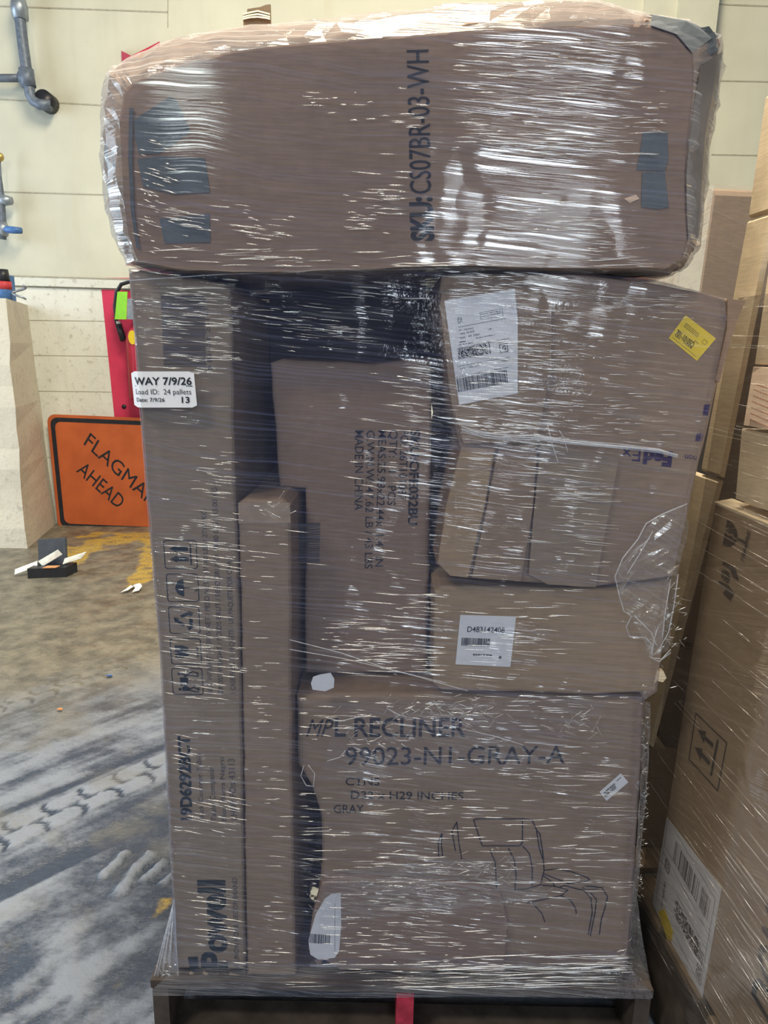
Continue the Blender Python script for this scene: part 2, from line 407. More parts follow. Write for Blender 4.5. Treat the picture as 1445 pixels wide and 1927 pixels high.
def build_floor():
    xs = np.concatenate([[-9, -6], np.arange(-4.4, -.35, .0125), [.6, 3, 9]])
    ys = np.concatenate([[-7, -3, 0], np.arange(1.0, 3.6, .0125), np.arange(3.6, 6.45, .02), [9]])
    X, Y = np.meshgrid(xs, ys); nx, ny = len(xs), len(ys)
    far = sstep(Y + .5 * (fbm(X * 1.3, Y * 1.3, 5) - .5) - .25 * (X + 1.6), 2.5, 3.7)
    a0, a1 = atz(0, 1580), atz(310, 1440)
    D = np.array([a1.x - a0.x, a1.y - a0.y]); D /= np.linalg.norm(D); N = np.array([-D[1], D[0]])
    s = (X - a0.x) * D[0] + (Y - a0.y) * D[1]; t = (X - a0.x) * N[0] + (Y - a0.y) * N[1]
    smear = fbm(s * 2.2, t * 22, 21, 4); blot = fbm(X * 5, Y * 5, 31, 5)
    mud = .50 + .75 * (smear - .5) + .7 * (blot - .5)
    h = .004 * (blot - .5) + .002 * (smear - .5)
    def tread(tc, half, per, ph, seed):
        nonlocal mud, h
        q = t - tc + .02 * (vnoise(s * 2, s * 0, seed) - .5)
        inb = sstep(half - np.abs(q), 0, .012)
        row = (q > 0).astype(float)
        fr = (s / per + .5 * row + ph + .16 * np.sin(q / half * 3.1) ) % 1.0
        sep = sstep(np.abs(fr - .5), .405, .45)
        mid = sstep(.012 - np.abs(q), 0, .006) * sstep(np.abs((s / per + ph) % .5 - .25), .03, .09)
        cut = np.maximum(sep * (.6 + .4 * vnoise(s * 20, q * 20, seed + 2)), mid * .55)
        mud = mud * (1 - inb) + inb * (.80 - .75 * cut + .25 * (blot - .5)); h = h + inb * (.008 * (1 - cut) - .003)
    def groove(tc, half, val, dz):
        nonlocal mud, h
        q = t - tc + .015 * (fbm(s * 6, s * 0 + 3, 51) - .5); k = sstep(half - np.abs(q), 0, .03)
        mud = mud * (1 - k) + k * (val + .25 * (smear - .5)); h = h + k * dz
    def tc(px, py):
        p = atz(px, py); return (p.x - a0.x) * N[0] + (p.y - a0.y) * N[1]
    t1 = tc(150, 1512)
    groove(tc(200, 1580), .055, .10, -.006)
    groove(tc(230, 1435), .03, .16, -.004)
    tread(t1, .085, .135, .1, 3)
    tread(tc(150, 1280), .07, .12, .4, 9)
    # large lugs of a second tyre in wet mud near the pallet
    c = atz(250, 1632); rx, ry = X - c.x, Y - c.y
    wet = np.exp(-((rx / .17) ** 2 + ((ry + .02) / .15) ** 2)); mud = mud * (1 - .85 * wet) + .12 * wet
    w2 = atz(285, 1540); wet2 = np.exp(-(((X - w2.x) / .22) ** 2 + ((Y - w2.y) / .12) ** 2)); mud = mud * (1 - .8 * wet2) + .08 * wet2
    for (p0x, p0y), (p1x, p1y), hw in (((186, 1652), (246, 1602), .019), ((216, 1688), (286, 1602), .022), ((262, 1660), (316, 1620), .018), ((300, 1668), (330, 1640), .014)):
        p, q = atz(p0x, p0y), atz(p1x, p1y); dx, dy = q.x - p.x, q.y - p.y; Ln = math.hypot(dx, dy); dx /= Ln; dy /= Ln
        ss = (X - p.x) * dx + (Y - p.y) * dy; tt = -(X - p.x) * dy + (Y - p.y) * dx + .006 * np.sin(ss * 40)
        lug = sstep(hw - np.abs(tt), 0, .007) * sstep(ss, 0, .01) * sstep(Ln - ss, 0, .01)
        mud = mud * (1 - lug) + lug * (.72 + .2 * (blot - .5)); h = h + lug * .012
    pit = atz(60, 1850); z = np.exp(-(((X - pit.x) / .35) ** 2 + ((Y - pit.y) / .25) ** 2))
    rough = fbm(X * 9, Y * 9, 77, 5); mud = mud + z * 1.6 * (rough - .5); h = h + z * .02 * (rough - .5)
    # worn yellow line painted along the wall and beside the pallet
    paint = np.zeros_like(X)
    def seg(p, q, w):
        nonlocal paint
        p, q = np.array(p[:2]), np.array(q[:2]); d = q - p; L = np.linalg.norm(d); d /= L
        ss = (X - p[0]) * d[0] + (Y - p[1]) * d[1]; tt = (X - p[0]) * -d[1] + (Y - p[1]) * d[0]
        k = sstep(w - np.abs(tt) - .10 * (fbm(X * 7, Y * 7, 91) - .5), 0, .02) * (ss > 0) * (ss < L)
        paint = np.maximum(paint, k * sstep(fbm(X * 6, Y * 6, 93, 5), .40, .50))
    seg(atz(118, 1062), atz(178, 1008), .15); seg(atz(150, 1016), atz(330, 1020), .30); seg(atz(262, 1104), atz(300, 1010), .10)
    seg(atz(255, 1760), atz(318, 1690), .016); seg(atz(215, 1860), atz(240, 1800), .012)
    far = np.where(Y > 9, 1, far)
    fine = (X > -4.4) & (X < -.36) & (Y > .99) & (Y < 6.4)
    Z = np.where(fine, np.clip(h, -.012, .016) * (1 - .75 * far), 0.0)
    v = np.stack([X, Y, Z], -1).reshape(-1, 3)
    i = np.arange(nx * ny).reshape(ny, nx); f = np.stack([i[:-1, :-1], i[:-1, 1:], i[1:, 1:], i[1:, :-1]], -1).reshape(-1, 4)
    me = bpy.data.meshes.new('floor'); me.from_pydata(v.tolist(), [], f.tolist())
    for nm, arr in (('mud', np.where(fine, mud, .55)), ('far', far), ('paint', paint)):
        me.attributes.new(nm, 'FLOAT', 'POINT').data.foreach_set('value', np.clip(arr, 0, 1).ravel().astype(np.float32))
    me.polygons.foreach_set('use_smooth', [True] * len(me.polygons))
    t = NT('dirty_concrete'); p = t.pos()
    at = lambda n: t.n('ShaderNodeAttribute', attribute_name=n).outputs['Fac']
    a = t.noise(p, 7, 6, .65); b = t.noise(p, 60, 4, .65); m_ = t.noise(t.scale(p, (9, 16, 9)), 1, 7, .68)
    mudv = t.math('ADD', at('mud'), t.math('ADD', t.math('MULTIPLY', t.math('SUBTRACT', b, .5), .35), t.math('MULTIPLY', t.math('SUBTRACT', m_, .5), .75)))
    near = t.mixc(t.ramp(mudv, .22, .80), (.032, .046, .078), (.20, .225, .28))
    near = t.mixc(t.math('MULTIPLY', t.ramp(t.noise(p, 3, 5), .52, .66), .5), near, (.16, .155, .14))
    brown = t.mixc(t.ramp(a, .33, .68), (.10, .092, .072), (.225, .20, .15))
    brown = t.mixc(t.math('MULTIPLY', t.ramp(m_, .55, .70), .35), brown, (.27, .26, .23))
    c = t.mixc(at('far'), near, brown)
    c = t.mixc(t.math('MULTIPLY', at('paint'), t.ramp(t.math('ADD', t.math('MULTIPLY', b, .5), t.math('MULTIPLY', m_, .5)), .40, .52)), c, (.43, .29, .06))
    ro = t.math('ADD', t.math('MULTIPLY', t.ramp(mudv, .2, .8), .35), .24)
    t.bsdf(c, ro, .5, 0, t.bump(t.math('ADD', t.math('MULTIPLY', a, .5), t.math('ADD', m_, t.math('MULTIPLY', b, .25))), .011))
    me.materials.append(t.m)
    o = bpy.data.objects.new('floor', me); COL.objects.link(o); struct(o)
build_floor()

def wq(px, py, y=YW): return aty(px, py, y)
# back wall: cream concrete panels above, white painted blocks below the ledge
zl = wq(150, 540).z
mb = MB(); mb.box((-9, YW, zl), (9, YW + .25, 6.5)); 
for (ax, ay, bx, by) in ((0, 12, 315, 23), (315, -20, 315, 52), (0, 187, 200, 199), (0, 361, 210, 367), (1345, 152, 1445, 154), (1338, 291, 1445, 293), (1345, 8, 1445, 12)):
    a, b = wq(ax, ay), wq(bx, by); mb.slab([a + Vector((0, -.003, -.005)), b + Vector((0, -.003, -.005)), b + Vector((.006, -.003, .005)), a + Vector((.006, -.003, .005))], (0, .01, 0), 1)
struct(mb.build('wall_back', [M['wall'], M['seam']], origin=(0, YW, zl)))
mb = MB(); mb.box((-9, YW, 0), (9, YW + .25, zl))
for py0, xa, xb in ((602, 75, 190), (668, 78, 200), (735, 80, 205), (860, 100, 260)):
    a, b = wq(xa - 75, py0), wq(xb + 200, py0 + 5); mb.slab([a + Vector((0, -.002, -.003)), b + Vector((0, -.002, -.003)), b + Vector((0, -.002, .003)), a + Vector((0, -.002, .003))], (0, .006, 0), 1)
struct(mb.build('wall_base', [M['block'], M['seam']], origin=(0, YW, 0)))
# ledge strip where the panels meet the blocks
a, b = wq(15, 521), wq(400, 532); c, d = wq(400, 548), wq(15, 537)
mb = MB(); mb.slab([d, c, b, a], (0, -.025, 0)); mb.slab([a + Vector((0, -.028, 0)), b + Vector((0, -.028, 0)), b + Vector((0, -.028, .012)), a + Vector((0, -.028, .012))], (0, .02, 0), 1)
mb.slab([d + Vector((0, -.006, -.012)), c + Vector((0, -.006, -.012)), c + Vector((0, -.006, 0)), d + Vector((0, -.006, 0))], (0, .005, 0), 1)
struct(mb.build('trim_1', [M['block'], M['seam']]))
# red painted panel behind the extinguisher
mb = MB(); mb.slab([wq(217, 800), wq(330, 800), wq(330, 523), wq(189, 523)], (0, -.004, 0))
p = wq(234, 765) + Vector((0, -.012, 0)); mb.cyl(p, .02, .01, 1, (0, 1, 0))
struct(mb.build('trim_2', [M['redpaint'], M['black']]))
# pilaster high on the right
a, b = wq(1272, 0), wq(1345, 0)
mb = MB(); mb.box((a.x, YW - .14, 0), (b.x - .02, YW - .001, 6.4)); mb.box((a.x - .26, YW - .05, 0), (a.x, YW - .001, 6.4))
struct(mb.build('wall_pilaster', M['wall']))
# thick pillar base at the left with a ledge on top
q = atz(52, 1032); py = q.y; ztop = aty(40, 562, py).z; xr_top = aty(20, 700, py).x
xr = aty(52, 1032, py).x; xw = aty(107, 998, YW).x
mb = MB(); n = 12; fr_, bk, lf, lb = [], [], [], []
for k in range(n + 1):
    z = ztop * k / n; j = lambda: random.uniform(-.014, .014) if 0 < k < n else 0
    dx = .08 * (1 - k / n) if k < 2 else 0
    xx = xr + (xr_top + .02 - xr) * k / n
    fr_.append(Vector((xx + j(), py + j(), z))); bk.append(Vector((xw + (aty(50, 562, YW).x - xw) * k / n + j() * .3, YW - .002, z)))
    lf.append(Vector((-9, py, z))); lb.append(Vector((-9, YW - .002, z)))
mb.loft([lf, fr_, bk, lb], closed=False, cap0=False, cap1=False)
mb.poly([lf[-1], fr_[-1], bk[-1], lb[-1]])
struct(mb.build('wall_pillar', M['pillar']))
PILTOP = ztop; PILY = py

# ================================================================ WALL FITTINGS
def pth(pts, y): return [aty(*p, y) for p in pts]
y = YW - .12
t = thing('wall_pipe', 'grey conduit pipe with tee and elbow high on the left of the wall', 'pipe', aty(50, 190, y))
mb = MB(); mb.tube(pth([(35, -30), (38, 40), (44, 90), (52, 145), (57, 178), (63, 190), (75, 197), (96, 199)], y), .042, seg=14); mb.build('pipe', M['pipe'], t)
mb = MB(); mb.tube(pth([(-40, 147), (0, 147), (50, 147)], y), .030, seg=12); mb.build('branch_pipe', M['pipe'], t)
mb = MB(); mb.tube(pth([(34, -6), (36, 14), (39, 36)], y), [.05, .066, .06], seg=14); mb.build('coupling', M['steel'], t)
mb = MB(); mb.tube(pth([(49, 130), (51, 147), (54, 164)], y), .058, seg=14); mb.tube(pth([(38, 147), (52, 147)], y), .05, seg=14); mb.build('tee_fitting', M['pipe'], t)
mb = MB(); c = aty(95, 197, YW); mb.cyl(c + Vector((0, -.13, 0)), .075, .135, 0, (0, 1, 0), 18); mb.build('wall_sleeve', M['black'], t)
t = thing('valve_pipe', 'blue grey pipe with lever valve at the left picture edge', 'pipe', aty(2, 455, y))
mb = MB(); mb.tube(pth([(-2, 290), (0, 330), (2, 372), (4, 420), (4, 450)], y), [.012, .012, .03, .035, .035], seg=10); mb.build('pipe', M['pipe'], t)
mb = MB(); mb.tube(pth([(-10, 376), (10, 377), (22, 378)], y), [.045, .045, .032], seg=12); mb.build('union_fitting', M['steel'], t)
mb = MB(); mb.tube(pth([(3, 418), (6, 432), (8, 445)], y), [.04, .055, .03], seg=12); mb.build('valve_body', M['steel'], t)
mb = MB(); mb.tube(pth([(8, 432), (14, 432), (26, 433), (40, 434)], y - .05), [.015, .03, .03, .026], seg=10); mb.build('lever_handle', M['blue'], t)
mb = MB(); mb.cyl(aty(0, 296, y), .035, .03, 0, (0, -1, 0)); mb.build('knob', M['brass'], t)
# supplies on the pillar ledge
yl = PILY + .25
t = thing('spray_can', 'dark capped can with red and blue label on the pillar ledge', 'can', (aty(8, 562, yl).x, yl, PILTOP))
z1, z2, z3 = aty(8, 545, yl).z, aty(8, 530, yl).z, aty(8, 507, yl).z; cx = aty(8, 540, yl).x
mb = MB(); mb.cyl((cx, yl, PILTOP), .055, z2 - PILTOP, 0); mb.build('can_body', M['blue'], t)
mb = MB(); mb.cyl((cx, yl, z1), .0565, (z2 - z1), 0); mb.build('can_label', M['can_red'], t)
mb = MB(); mb.cyl((cx, yl, z2), .05, z3 - z2, 0, r2=.04); mb.build('cap', M['black'], t)
b0 = aty(19, 562, yl + .1)
mb = MB(); mb.box((b0.x - .03, yl + .07, PILTOP), (b0.x + .035, yl + .13, aty(19, 519, yl + .1).z)); tag(mb.build('carton_packet', M['blue']), 'blue packet standing behind the can on the pillar ledge', 'packet')
c0 = aty(36, 556, yl); mb = MB(); mb.tube([Vector((c0.x + .05 * math.cos(a / 3) * (1 + .1 * a / 10), yl - .03 * math.sin(a / 3), PILTOP + .012 + .005 * a)) for a in range(22)], .009, seg=7)
tag(mb.build('wire_coil', M['steel']), 'small loop of grey wire lying on the pillar ledge', 'wire')
# red projecting sign behind the top carton
t = thing('fire_sign', 'red folded sign projecting from the wall behind the top carton', 'sign', aty(262, 150, YW - .1))
a, b, c = aty(228, 95, YW - .02), aty(247, 105, YW - .16), aty(300, 78, YW - .02); hgt = aty(228, 95, YW).z - aty(228, 160, YW).z
mb = MB()
for p, q in ((a, b), (b, c)): mb.slab([p, q, q - Vector((0, 0, hgt)), p - Vector((0, 0, hgt))], (0, .004, 0))
mb.build('sign_panel', M['sign_red'], t)
mb = MB(); f_ = (b + (c - b) * .1 + Vector((0, -.003, -.03)), (c - b) * .8, Vector((0, 0, -.12))); fline(mb, f_, [(0, 0), (1, 0), (1, 1), (0, 1)], .008, closed=True)
fpoly(mb, f_, disc(.25, .35, .12)); fpoly(mb, f_, [(.14, .6), (.36, .6), (.36, 1.3), (.14, 1.3)]); mb.build('sign_print', M['white'], t)
# fire extinguisher
ye = YW - .10
ax_ = lambda px, py: aty(px, py, ye)
t = thing('fire_extinguisher', 'red fire extinguisher with green tag hung on the red wall panel', 'fire extinguisher', ax_(262, 745))
mb = MB(); mb.tube([ax_(268, 752), ax_(268, 748), ax_(262, 640), ax_(260, 622), ax_(258, 610)], [.10, .115, .115, .09, .04], seg=24); mb.build('cylinder', M['ext_red'], t)
mb = MB(); mb.tube([ax_(262, 533), ax_(245, 530), ax_(228, 535), ax_(219, 550), ax_(216, 575), ax_(219, 605), ax_(226, 630), ax_(231, 642)], .016, seg=10); mb.tube([ax_(224, 610), ax_(232, 640)], [.022, .03], seg=10); mb.build('hose', M['black'], t)
mb = MB(); mb.cyl(ax_(223, 610), .02, .025, 0, (0, 0, 1)); mb.build('hose_clip', M['white'], t)
mb = MB(); mb.slab([aty(216, 601, ye - .13), aty(238, 601, ye - .13), aty(240, 549, ye - .12), aty(221, 549, ye - .12)], (0, -.003, 0))
mb.build('inspection_tag', M['green'], t)
mb = MB(); mb.slab([aty(239, 601, ye - .125), aty(262, 601, ye - .12), aty(262, 562, ye - .12), aty(240, 562, ye - .125)], (0, -.003, 0)); mb.build('grey_tag', M['steel'], t)
mb = MB(); mb.tube([ax_(258, 612), ax_(258, 600), ax_(258, 540), ax_(259, 532)], [.04, .03, .03, .035], seg=12); mb.build('valve', M['black'], t)
mb = MB(); c = aty(249, 635, ye - .118); mb.slab([c + Vector((.035 * math.cos(q), 0, .06 * math.sin(q))) for q in np.linspace(0, 2 * math.pi, 20, endpoint=False)], (0, -.002, 0)); mb.build('round_label', M['yellow'], t)
# orange road sign leaning on the wall
ys = YW - .06
t = thing('road_sign', 'orange diamond FLAGMAN AHEAD road sign leaning on its side by the wall', 'road sign', aty(215, 1000, ys))
sp = YP(ys)
def quadframe(a, b, c, off): # a lower-left, b lower-right, c upper-left
    return frame(sp, a, b, c, off)
sf = quadframe((110, 997), (332, 1006), (88, 779), .0)
def sg(name, pts, mat, off, th=.002):
    mb = MB(); mb.slab([fp(sf, *p) + Vector((0, -off, 0)) for p in pts], (0, -th, 0)); return mb.build(name, mat, t)
t_or = NT('orange_reflective_sheet'); p_ = t_or.pos(); nn = t_or.noise(p_, 4, 4)
cc = t_or.mixc(t_or.ramp(nn, .3, .7), (.42, .095, .03), (.52, .125, .04)); f2 = t_or.noise(p_, 9, 5, .7)
t_or.bsdf(t_or.mixc(t_or.ramp(f2, .70, .74), cc, (.6, .5, .35)), .4, .4)
sg('sign_plate', roundrect(0, 0, 1, 1, .07), t_or.m, 0, .004)
mb = MB(); o_, i_ = roundrect(.025, .025, .975, .975, .06), roundrect(.06, .06, .94, .94, .05); n = len(o_)
A = [fp(sf, *p) + Vector((0, -.0055, 0)) for p in o_ + i_]; mb.faces(A, [[k, (k + 1) % n, n + (k + 1) % n, n + k] for k in range(n)])
mb.build('border_line', M['ink'], t)
mb = MB(); so = .0058
text(mb, 'FLAGMAN', frame(sp, (157, 836), (288, 958), (170, 814), so), 0); text(mb, 'AHEAD', frame(sp, (143, 887), (222, 958), (158, 867), so), 0)
mb.build('sign_lettering', M['ink'], t)

# ================================================================ LITTER
def on_floor(px, py, dz=0.0): return atz(px, py, dz)
t = thing('litter_box', 'torn open black packet with white flaps lying on the floor', 'litter', atz(90, 1085))
b = atz(90, 1088); w = .135
mb = MB(); mb.slab([b + Vector(v) for v in ((-w, -.02, 0), (w * .9, .03, 0), (w * 1.1, .16, 0), (-w * .9, .13, 0))], (0, 0, .075)); mb.build('packet_body', M['black'], t)
mb = MB(); mb.slab([b + Vector(v) for v in ((-.11, .1, .075), (.08, .13, .075), (.07, .17, .26), (-.12, .14, .25))], (.005, .02, 0)); mb.build('raised_lid', plain('dark_grey_card', (.06, .07, .09), .6), t)
for k, q in enumerate((((-.10, .08, .10), (.05, .09, .19), (.08, .09, .155), (-.065, .07, .065)), ((-.25, .03, .05), (-.11, .09, .10), (-.10, .06, .065), (-.24, .0, .02)), ((.09, .1, .12), (.24, .14, .165), (.20, .12, .115), (.08, .08, .08)))):
    mb = MB(); mb.slab([b + Vector(v) for v in q], (0, -.003, .004)); mb.build('white_flap', M['white'], t)
mb = MB(); mb.slab([b + Vector(v) for v in ((-.03, -.005, .076), (.06, .01, .076), (.07, .06, .076), (-.02, .05, .076))], (0, 0, .004)); mb.build('orange_sticker', M['orange_scrap'], t)
mb = MB(); pts = [atz(234, 1114, .012), atz(243, 1108, .014), atz(253, 1101, .02), atz(258, 1101, .03), atz(261, 1106, .02), atz(255, 1114, .012)]
vs = []
for p in pts: vs += [p + Vector((-.02, -.012, 0)), p + Vector((.02, .012, .006))]
mb.faces(vs + [v + Vector((0, 0, .003)) for v in vs], [[2 * k, 2 * k + 1, 2 * k + 3, 2 * k + 2] for k in range(5)] + [[12 + 2 * k, 14 + 2 * k, 15 + 2 * k, 13 + 2 * k] for k in range(5)], 0, True)
tag(mb.build('plastic_strip', M['white']), 'curled white strip lying on the floor beside the yellow line', 'litter')
def scrap(px, py, s, mat, name, label):
    c = atz(px, py); mb = MB(); mb.slab([c + Vector((s * math.cos(a) * random.uniform(.6, 1), s * .8 * math.sin(a) * random.uniform(.6, 1), .003 + random.uniform(0, .012))) for a in np.linspace(0, 6.28, 7, endpoint=False)], (0, 0, .004))
    tag(mb.build(name, mat), label, 'litter')
scrap(206, 1275, .022, M['blue'], 'plastic_scrap', 'tiny bright blue scrap lying on the tyre tracks')
scrap(113, 1339, .016, M['orange_scrap'], 'paper_scrap', 'tiny orange brown scrap on the muddy floor')

# ================================================================ STACKS ON THE RIGHT
dirv = Vector((-.069, 1, 0)).normalized(); nrm = Vector((-1, -.069, 0)).normalized(); xdir = -nrm
P2 = GP((.722, 1.5, 0), nrm)
def side_carton(top, bot, near, depth, pl, label, mat, name='side_carton', thick=.55, body='carton_body', near_bot=None):
    A, B = pl(*top), pl(*bot); C, D = A - dirv * near, B - dirv * (near if near_bot is None else near_bot)
    t = thing(name, label, 'box', (A + B + C + D) / 4 * 1 + xdir * thick / 2 - Vector((0, 0, (A.z - B.z) / 2)))
    r = .006
    mb = MB(); ce = (A + B + C + D) / 4
    ring = lambda off, ins: [p + (ce - p).normalized() * ins + xdir * off for p in (B, D, C, A)]
    mb.loft([ring(0, r), ring(r, 0), ring(thick, 0)]); mb.build(body, mat, t); return t
frag = side_carton((1345, 945), (1228, 1705), .75, .5, P2, 'tall brown carton printed FRAGILE standing right of the wrapped pallet', M['kraft_tan'], 'fragile_carton')
# torn light top edge
A = P2(1345, 945); mb = MB(); mb.slab([A + Vector((0, .004, -.004)), A - dirv * .75 + Vector((0, 0, -.004)), A - dirv * .75 + xdir * .04 + Vector((0, 0, .004)), A + xdir * .04 + Vector((0, .004, .004))], (0, 0, .004)); mb.build('top_edge', M['edge'], frag)
mb = MB(); fr = frame(P2, (1401, 1040), (1415, 986), (1358, 1002))   # broken goblet
text(mb, 'FRAGILE', frame(P2, (1400, 1058), (1413, 1001), (1393, 1053)), .004)
mb.build('printed_lettering', M['ink'], frag)
mb = MB(); gf = frame(P2, (1401, 1046), (1410, 1000), (1360, 1023), .001)
fpoly(mb, gf, [(.02, 0), (.98, 0), (.98, .06), (.02, .06)]); fpoly(mb, gf, [(.44, .06), (.56, .06), (.56, .42), (.44, .42)])
fpoly(mb, gf, [(.5, .40), (.80, .50), (1.0, .72), (1.05, 1.0), (.62, 1.0), (.52, .8), (.60, .66), (.48, .55)]); fpoly(mb, gf, [(.46, .41), (.40, .58), (.50, .68), (.42, .82), (.50, 1.0), (-.05, 1.0), (0, .72), (.2, .5)])
mb.build('broken_glass_symbol', M['ink'], frag)
mb = MB(); gf = frame(P2, (1384, 1140), (1394, 1074), (1344, 1113), .001)
fpoly(mb, gf, [(.02, .25), (.30, .12), (.42, .4), (.38, .85), (.30, .88), (.26, .5), (.10, .62)]); fpoly(mb, gf, [(.70, .0), (1.0, .25), (.98, .8), (.88, .82), (.86, .45), (.70, .3)])
for q in ([(.46, .45), (.62, .38), (.62, .62), (.46, .70)], [(.64, .38), (.78, .48), (.78, .72), (.64, .62)], [(.48, .73), (.63, .65), (.77, .75), (.62, .84)]): fpoly(mb, gf, q)
mb.build('handle_with_care_symbol', M['ink'], frag)
mb = MB(); q = [(1309, 1342), (1367, 1398), (1350, 1488), (1296, 1428)]; line(mb, [P2(*p, .001) for p in q], .004, nrm, 0, True)
gf = frame(P2, (1346, 1474), (1361, 1398), (1302, 1424), .001)
rect(mb, gf, .05, .16, .95, .24)
for c in (.28, .72):
    rect(mb, gf, c - .055, .32, c + .055, .68); fpoly(mb, gf, [(c - .15, .66), (c + .15, .66), (c, .97)])
mb.build('this_way_up_symbol', M['ink'], frag)
mb = MB(); text(mb, 'DOM', frame(P2, (1463, 1955), (1496, 1768), (1413, 1877), .001), .012, shear=.1); mb.build('large_lettering', M['ink'], frag)
lb = patch('shipping_label', P2, [(1255, 1538), (1358, 1672), (1320, 1888), (1228, 1700)], M['paper'], frag, .0012, .0008)
mb = MB(); lf = frame(P2, (1320, 1888), (1358, 1672), (1228, 1700), .0026)  # s up the sheet, t to the far side
def L(mb, pts, w=.0012): fline(mb, lf, pts, w)
L(mb, [(.10, .06), (.86, .06), (.86, .95), (.10, .95), (.10, .06)]); L(mb, [(.42, .06), (.42, .62)]); L(mb, [(.55, .06), (.55, .95)]); L(mb, [(.62, .3), (.62, .95)])
for k in range(46):
    if random.random() < .8: rect(mb, lf, .62, .12 + k * .0145, .80, .12 + k * .0145 + random.choice((.004, .006, .010)))
cells(mb, lf, .24, .16, .38, .62, 12, 44)
for k in range(6): tiny(mb, lf, .12, .36, .74 + .02 * k if k > 3 else .08 + .02 * k, .010)
fline(mb, lf, [(.46, .80), (.54, .80), (.54, .88), (.46, .88)], .003, closed=True); text(mb, 'G', (fp(lf, .475, .82), lf[1] * .05, lf[2] * .05), .01)
mb.build('label_print', M['ink'], lb)
mb = MB(); mb.slab([P2(*p, .003) for p in ((1238, 1716), (1250, 1710), (1266, 1752), (1264, 1770), (1256, 1768))], nrm * .0006); mb.build('yellow_sticker', M['yellow'], lb)
# cartons set on the near column
P2b = GP((.735, 1.4, 0), nrm)
c1 = side_carton((1393, 806), (1381, 938), .75, .5, P2b, 'small tan carton lying on top of the FRAGILE carton', M['kraft_light'])
c2 = side_carton((1414, 690), (1396, 800), .75, .5, GP((.73, 1.4, 0), nrm), 'pinkish carton with dotted print stacked above the small tan carton', M['kraft_pink'])
c3 = side_carton((1444, 500), (1417, 686), .75, .5, GP((.74, 1.4, 0), nrm), 'film covered tan carton at the right picture edge, topmost of its column', M['kraft_light'])
mb = MB(); pf = frame(GP((.73, 1.4, 0), nrm), (1406, 800), (1470, 830), (1420, 700), .001)
for k in range(7): tiny(mb, pf, .05, .95, .12 + .11 * k, .02)
mb.build('dotted_print', plain('red_print', (.38, .17, .12), .7), c2)
# far column of the same pallet, thinned to leave a dark gap
P2f = GP((.765, 1.6, 0), nrm)
def far_carton(near_top, near_bot, far, pl, label, mat, name='side_carton', thick=.5):
    A, B = pl(*near_top), pl(*near_bot); C, D = A + dirv * far, B + dirv * far
    t = thing(name, label, 'box', (B + D) / 2 + xdir * thick / 2); r = .006; mb = MB(); ce = (A + B + C + D) / 4
    ring = lambda off, ins: [p + (ce - p).normalized() * ins + xdir * off for p in (D, B, A, C)]
    mb.loft([ring(0, r), ring(r, 0), ring(thick, 0)]); mb.build('carton_body', mat, t); return t
far_carton((1352, 905), (1222, 1405), .34, P2f, 'worn tan cardboard sheet upright behind the FRAGILE carton across a narrow gap', M['kraft_light'], 'cardboard_sheet', .012)
ptx = P2f(1222, 1410); zdk = P2(1228, 1705).z
lo_ = 1410
while P2f(1222 - (lo_ - 1410) * .14, lo_).z > zdk + .003: lo_ += 1
far_carton((1222, 1410), (1222 - (lo_ - 1410) * .14, lo_), .34, P2f, 'lowest grey brown carton behind the label of the FRAGILE carton', M['kraft_grey'])
far_carton((1452, 400), (1354, 898), .085, P2f, 'tall narrow tan cardboard sheet rising behind the right column', M['kraft_light'], 'cardboard_sheet', .012)
far_carton((1490, 150), (1453, 396), .085, P2f, 'upper tan cardboard sheet leaning at the right picture edge', M['kraft_light'], 'cardboard_sheet', .012)
gt, gb = aty(1412, 578, 1.74), aty(1262, 1330, 1.74); gb.z = ptx.z + .006  # added slab in the gap, its dark colour stands for shade
t = thing('side_carton', 'added dark slab standing for the shade in the narrow gap behind the FRAGILE carton', 'box', gb + Vector((.25, .06, 0)))  # added shade slab, not a carton
mb = MB(); mb.slab([gb, gb + Vector((.5, 0, 0)), gt + Vector((.4, 0, 0)), gt], (0, .12, 0)); mb.build('carton_body', plain('gap_shade_grey', (.045, .042, .05), .75), t)  # body of the added shade slab
# pallet under the right stack
B = P2(1228, 1705); zt = B.z
t = thing('wooden_pallet', 'wooden pallet under the FRAGILE carton', 'pallet', (B + xdir * .5 - Vector((0, 0, zt))))
e = Vector((0, 0, 1))
def pboard(name, y0, y1, x0, x1, z0, z1, mat):
    o = Vector((B.x, B.y, 0)); a = lambda yy, xx: o + dirv * yy + xdir * xx
    mb = MB(); mb.slab([a(y0, x0) + e * z0, a(y1, x0) + e * z0, a(y1, x1) + e * z0, a(y0, x1) + e * z0], e * (z1 - z0)); mb.build(name, mat, t)
for k in range(6): pboard('deck_board', -.86 + .2 * k, -.70 + .2 * k, -.012, 1.0, zt - .024, zt - .005, M['wood'])
for x0 in (0.0, .48, .95): pboard('stringer', -.86, .42, x0 - .008, x0 + .04, .02, zt - .024, M['dark_wood'])
pboard('bottom_board', -.5, -.38, -.01, 1.0, .0, .02, M['wood']); pboard('bottom_board', .25, .40, -.01, 1.0, .0, .02, M['wood'])
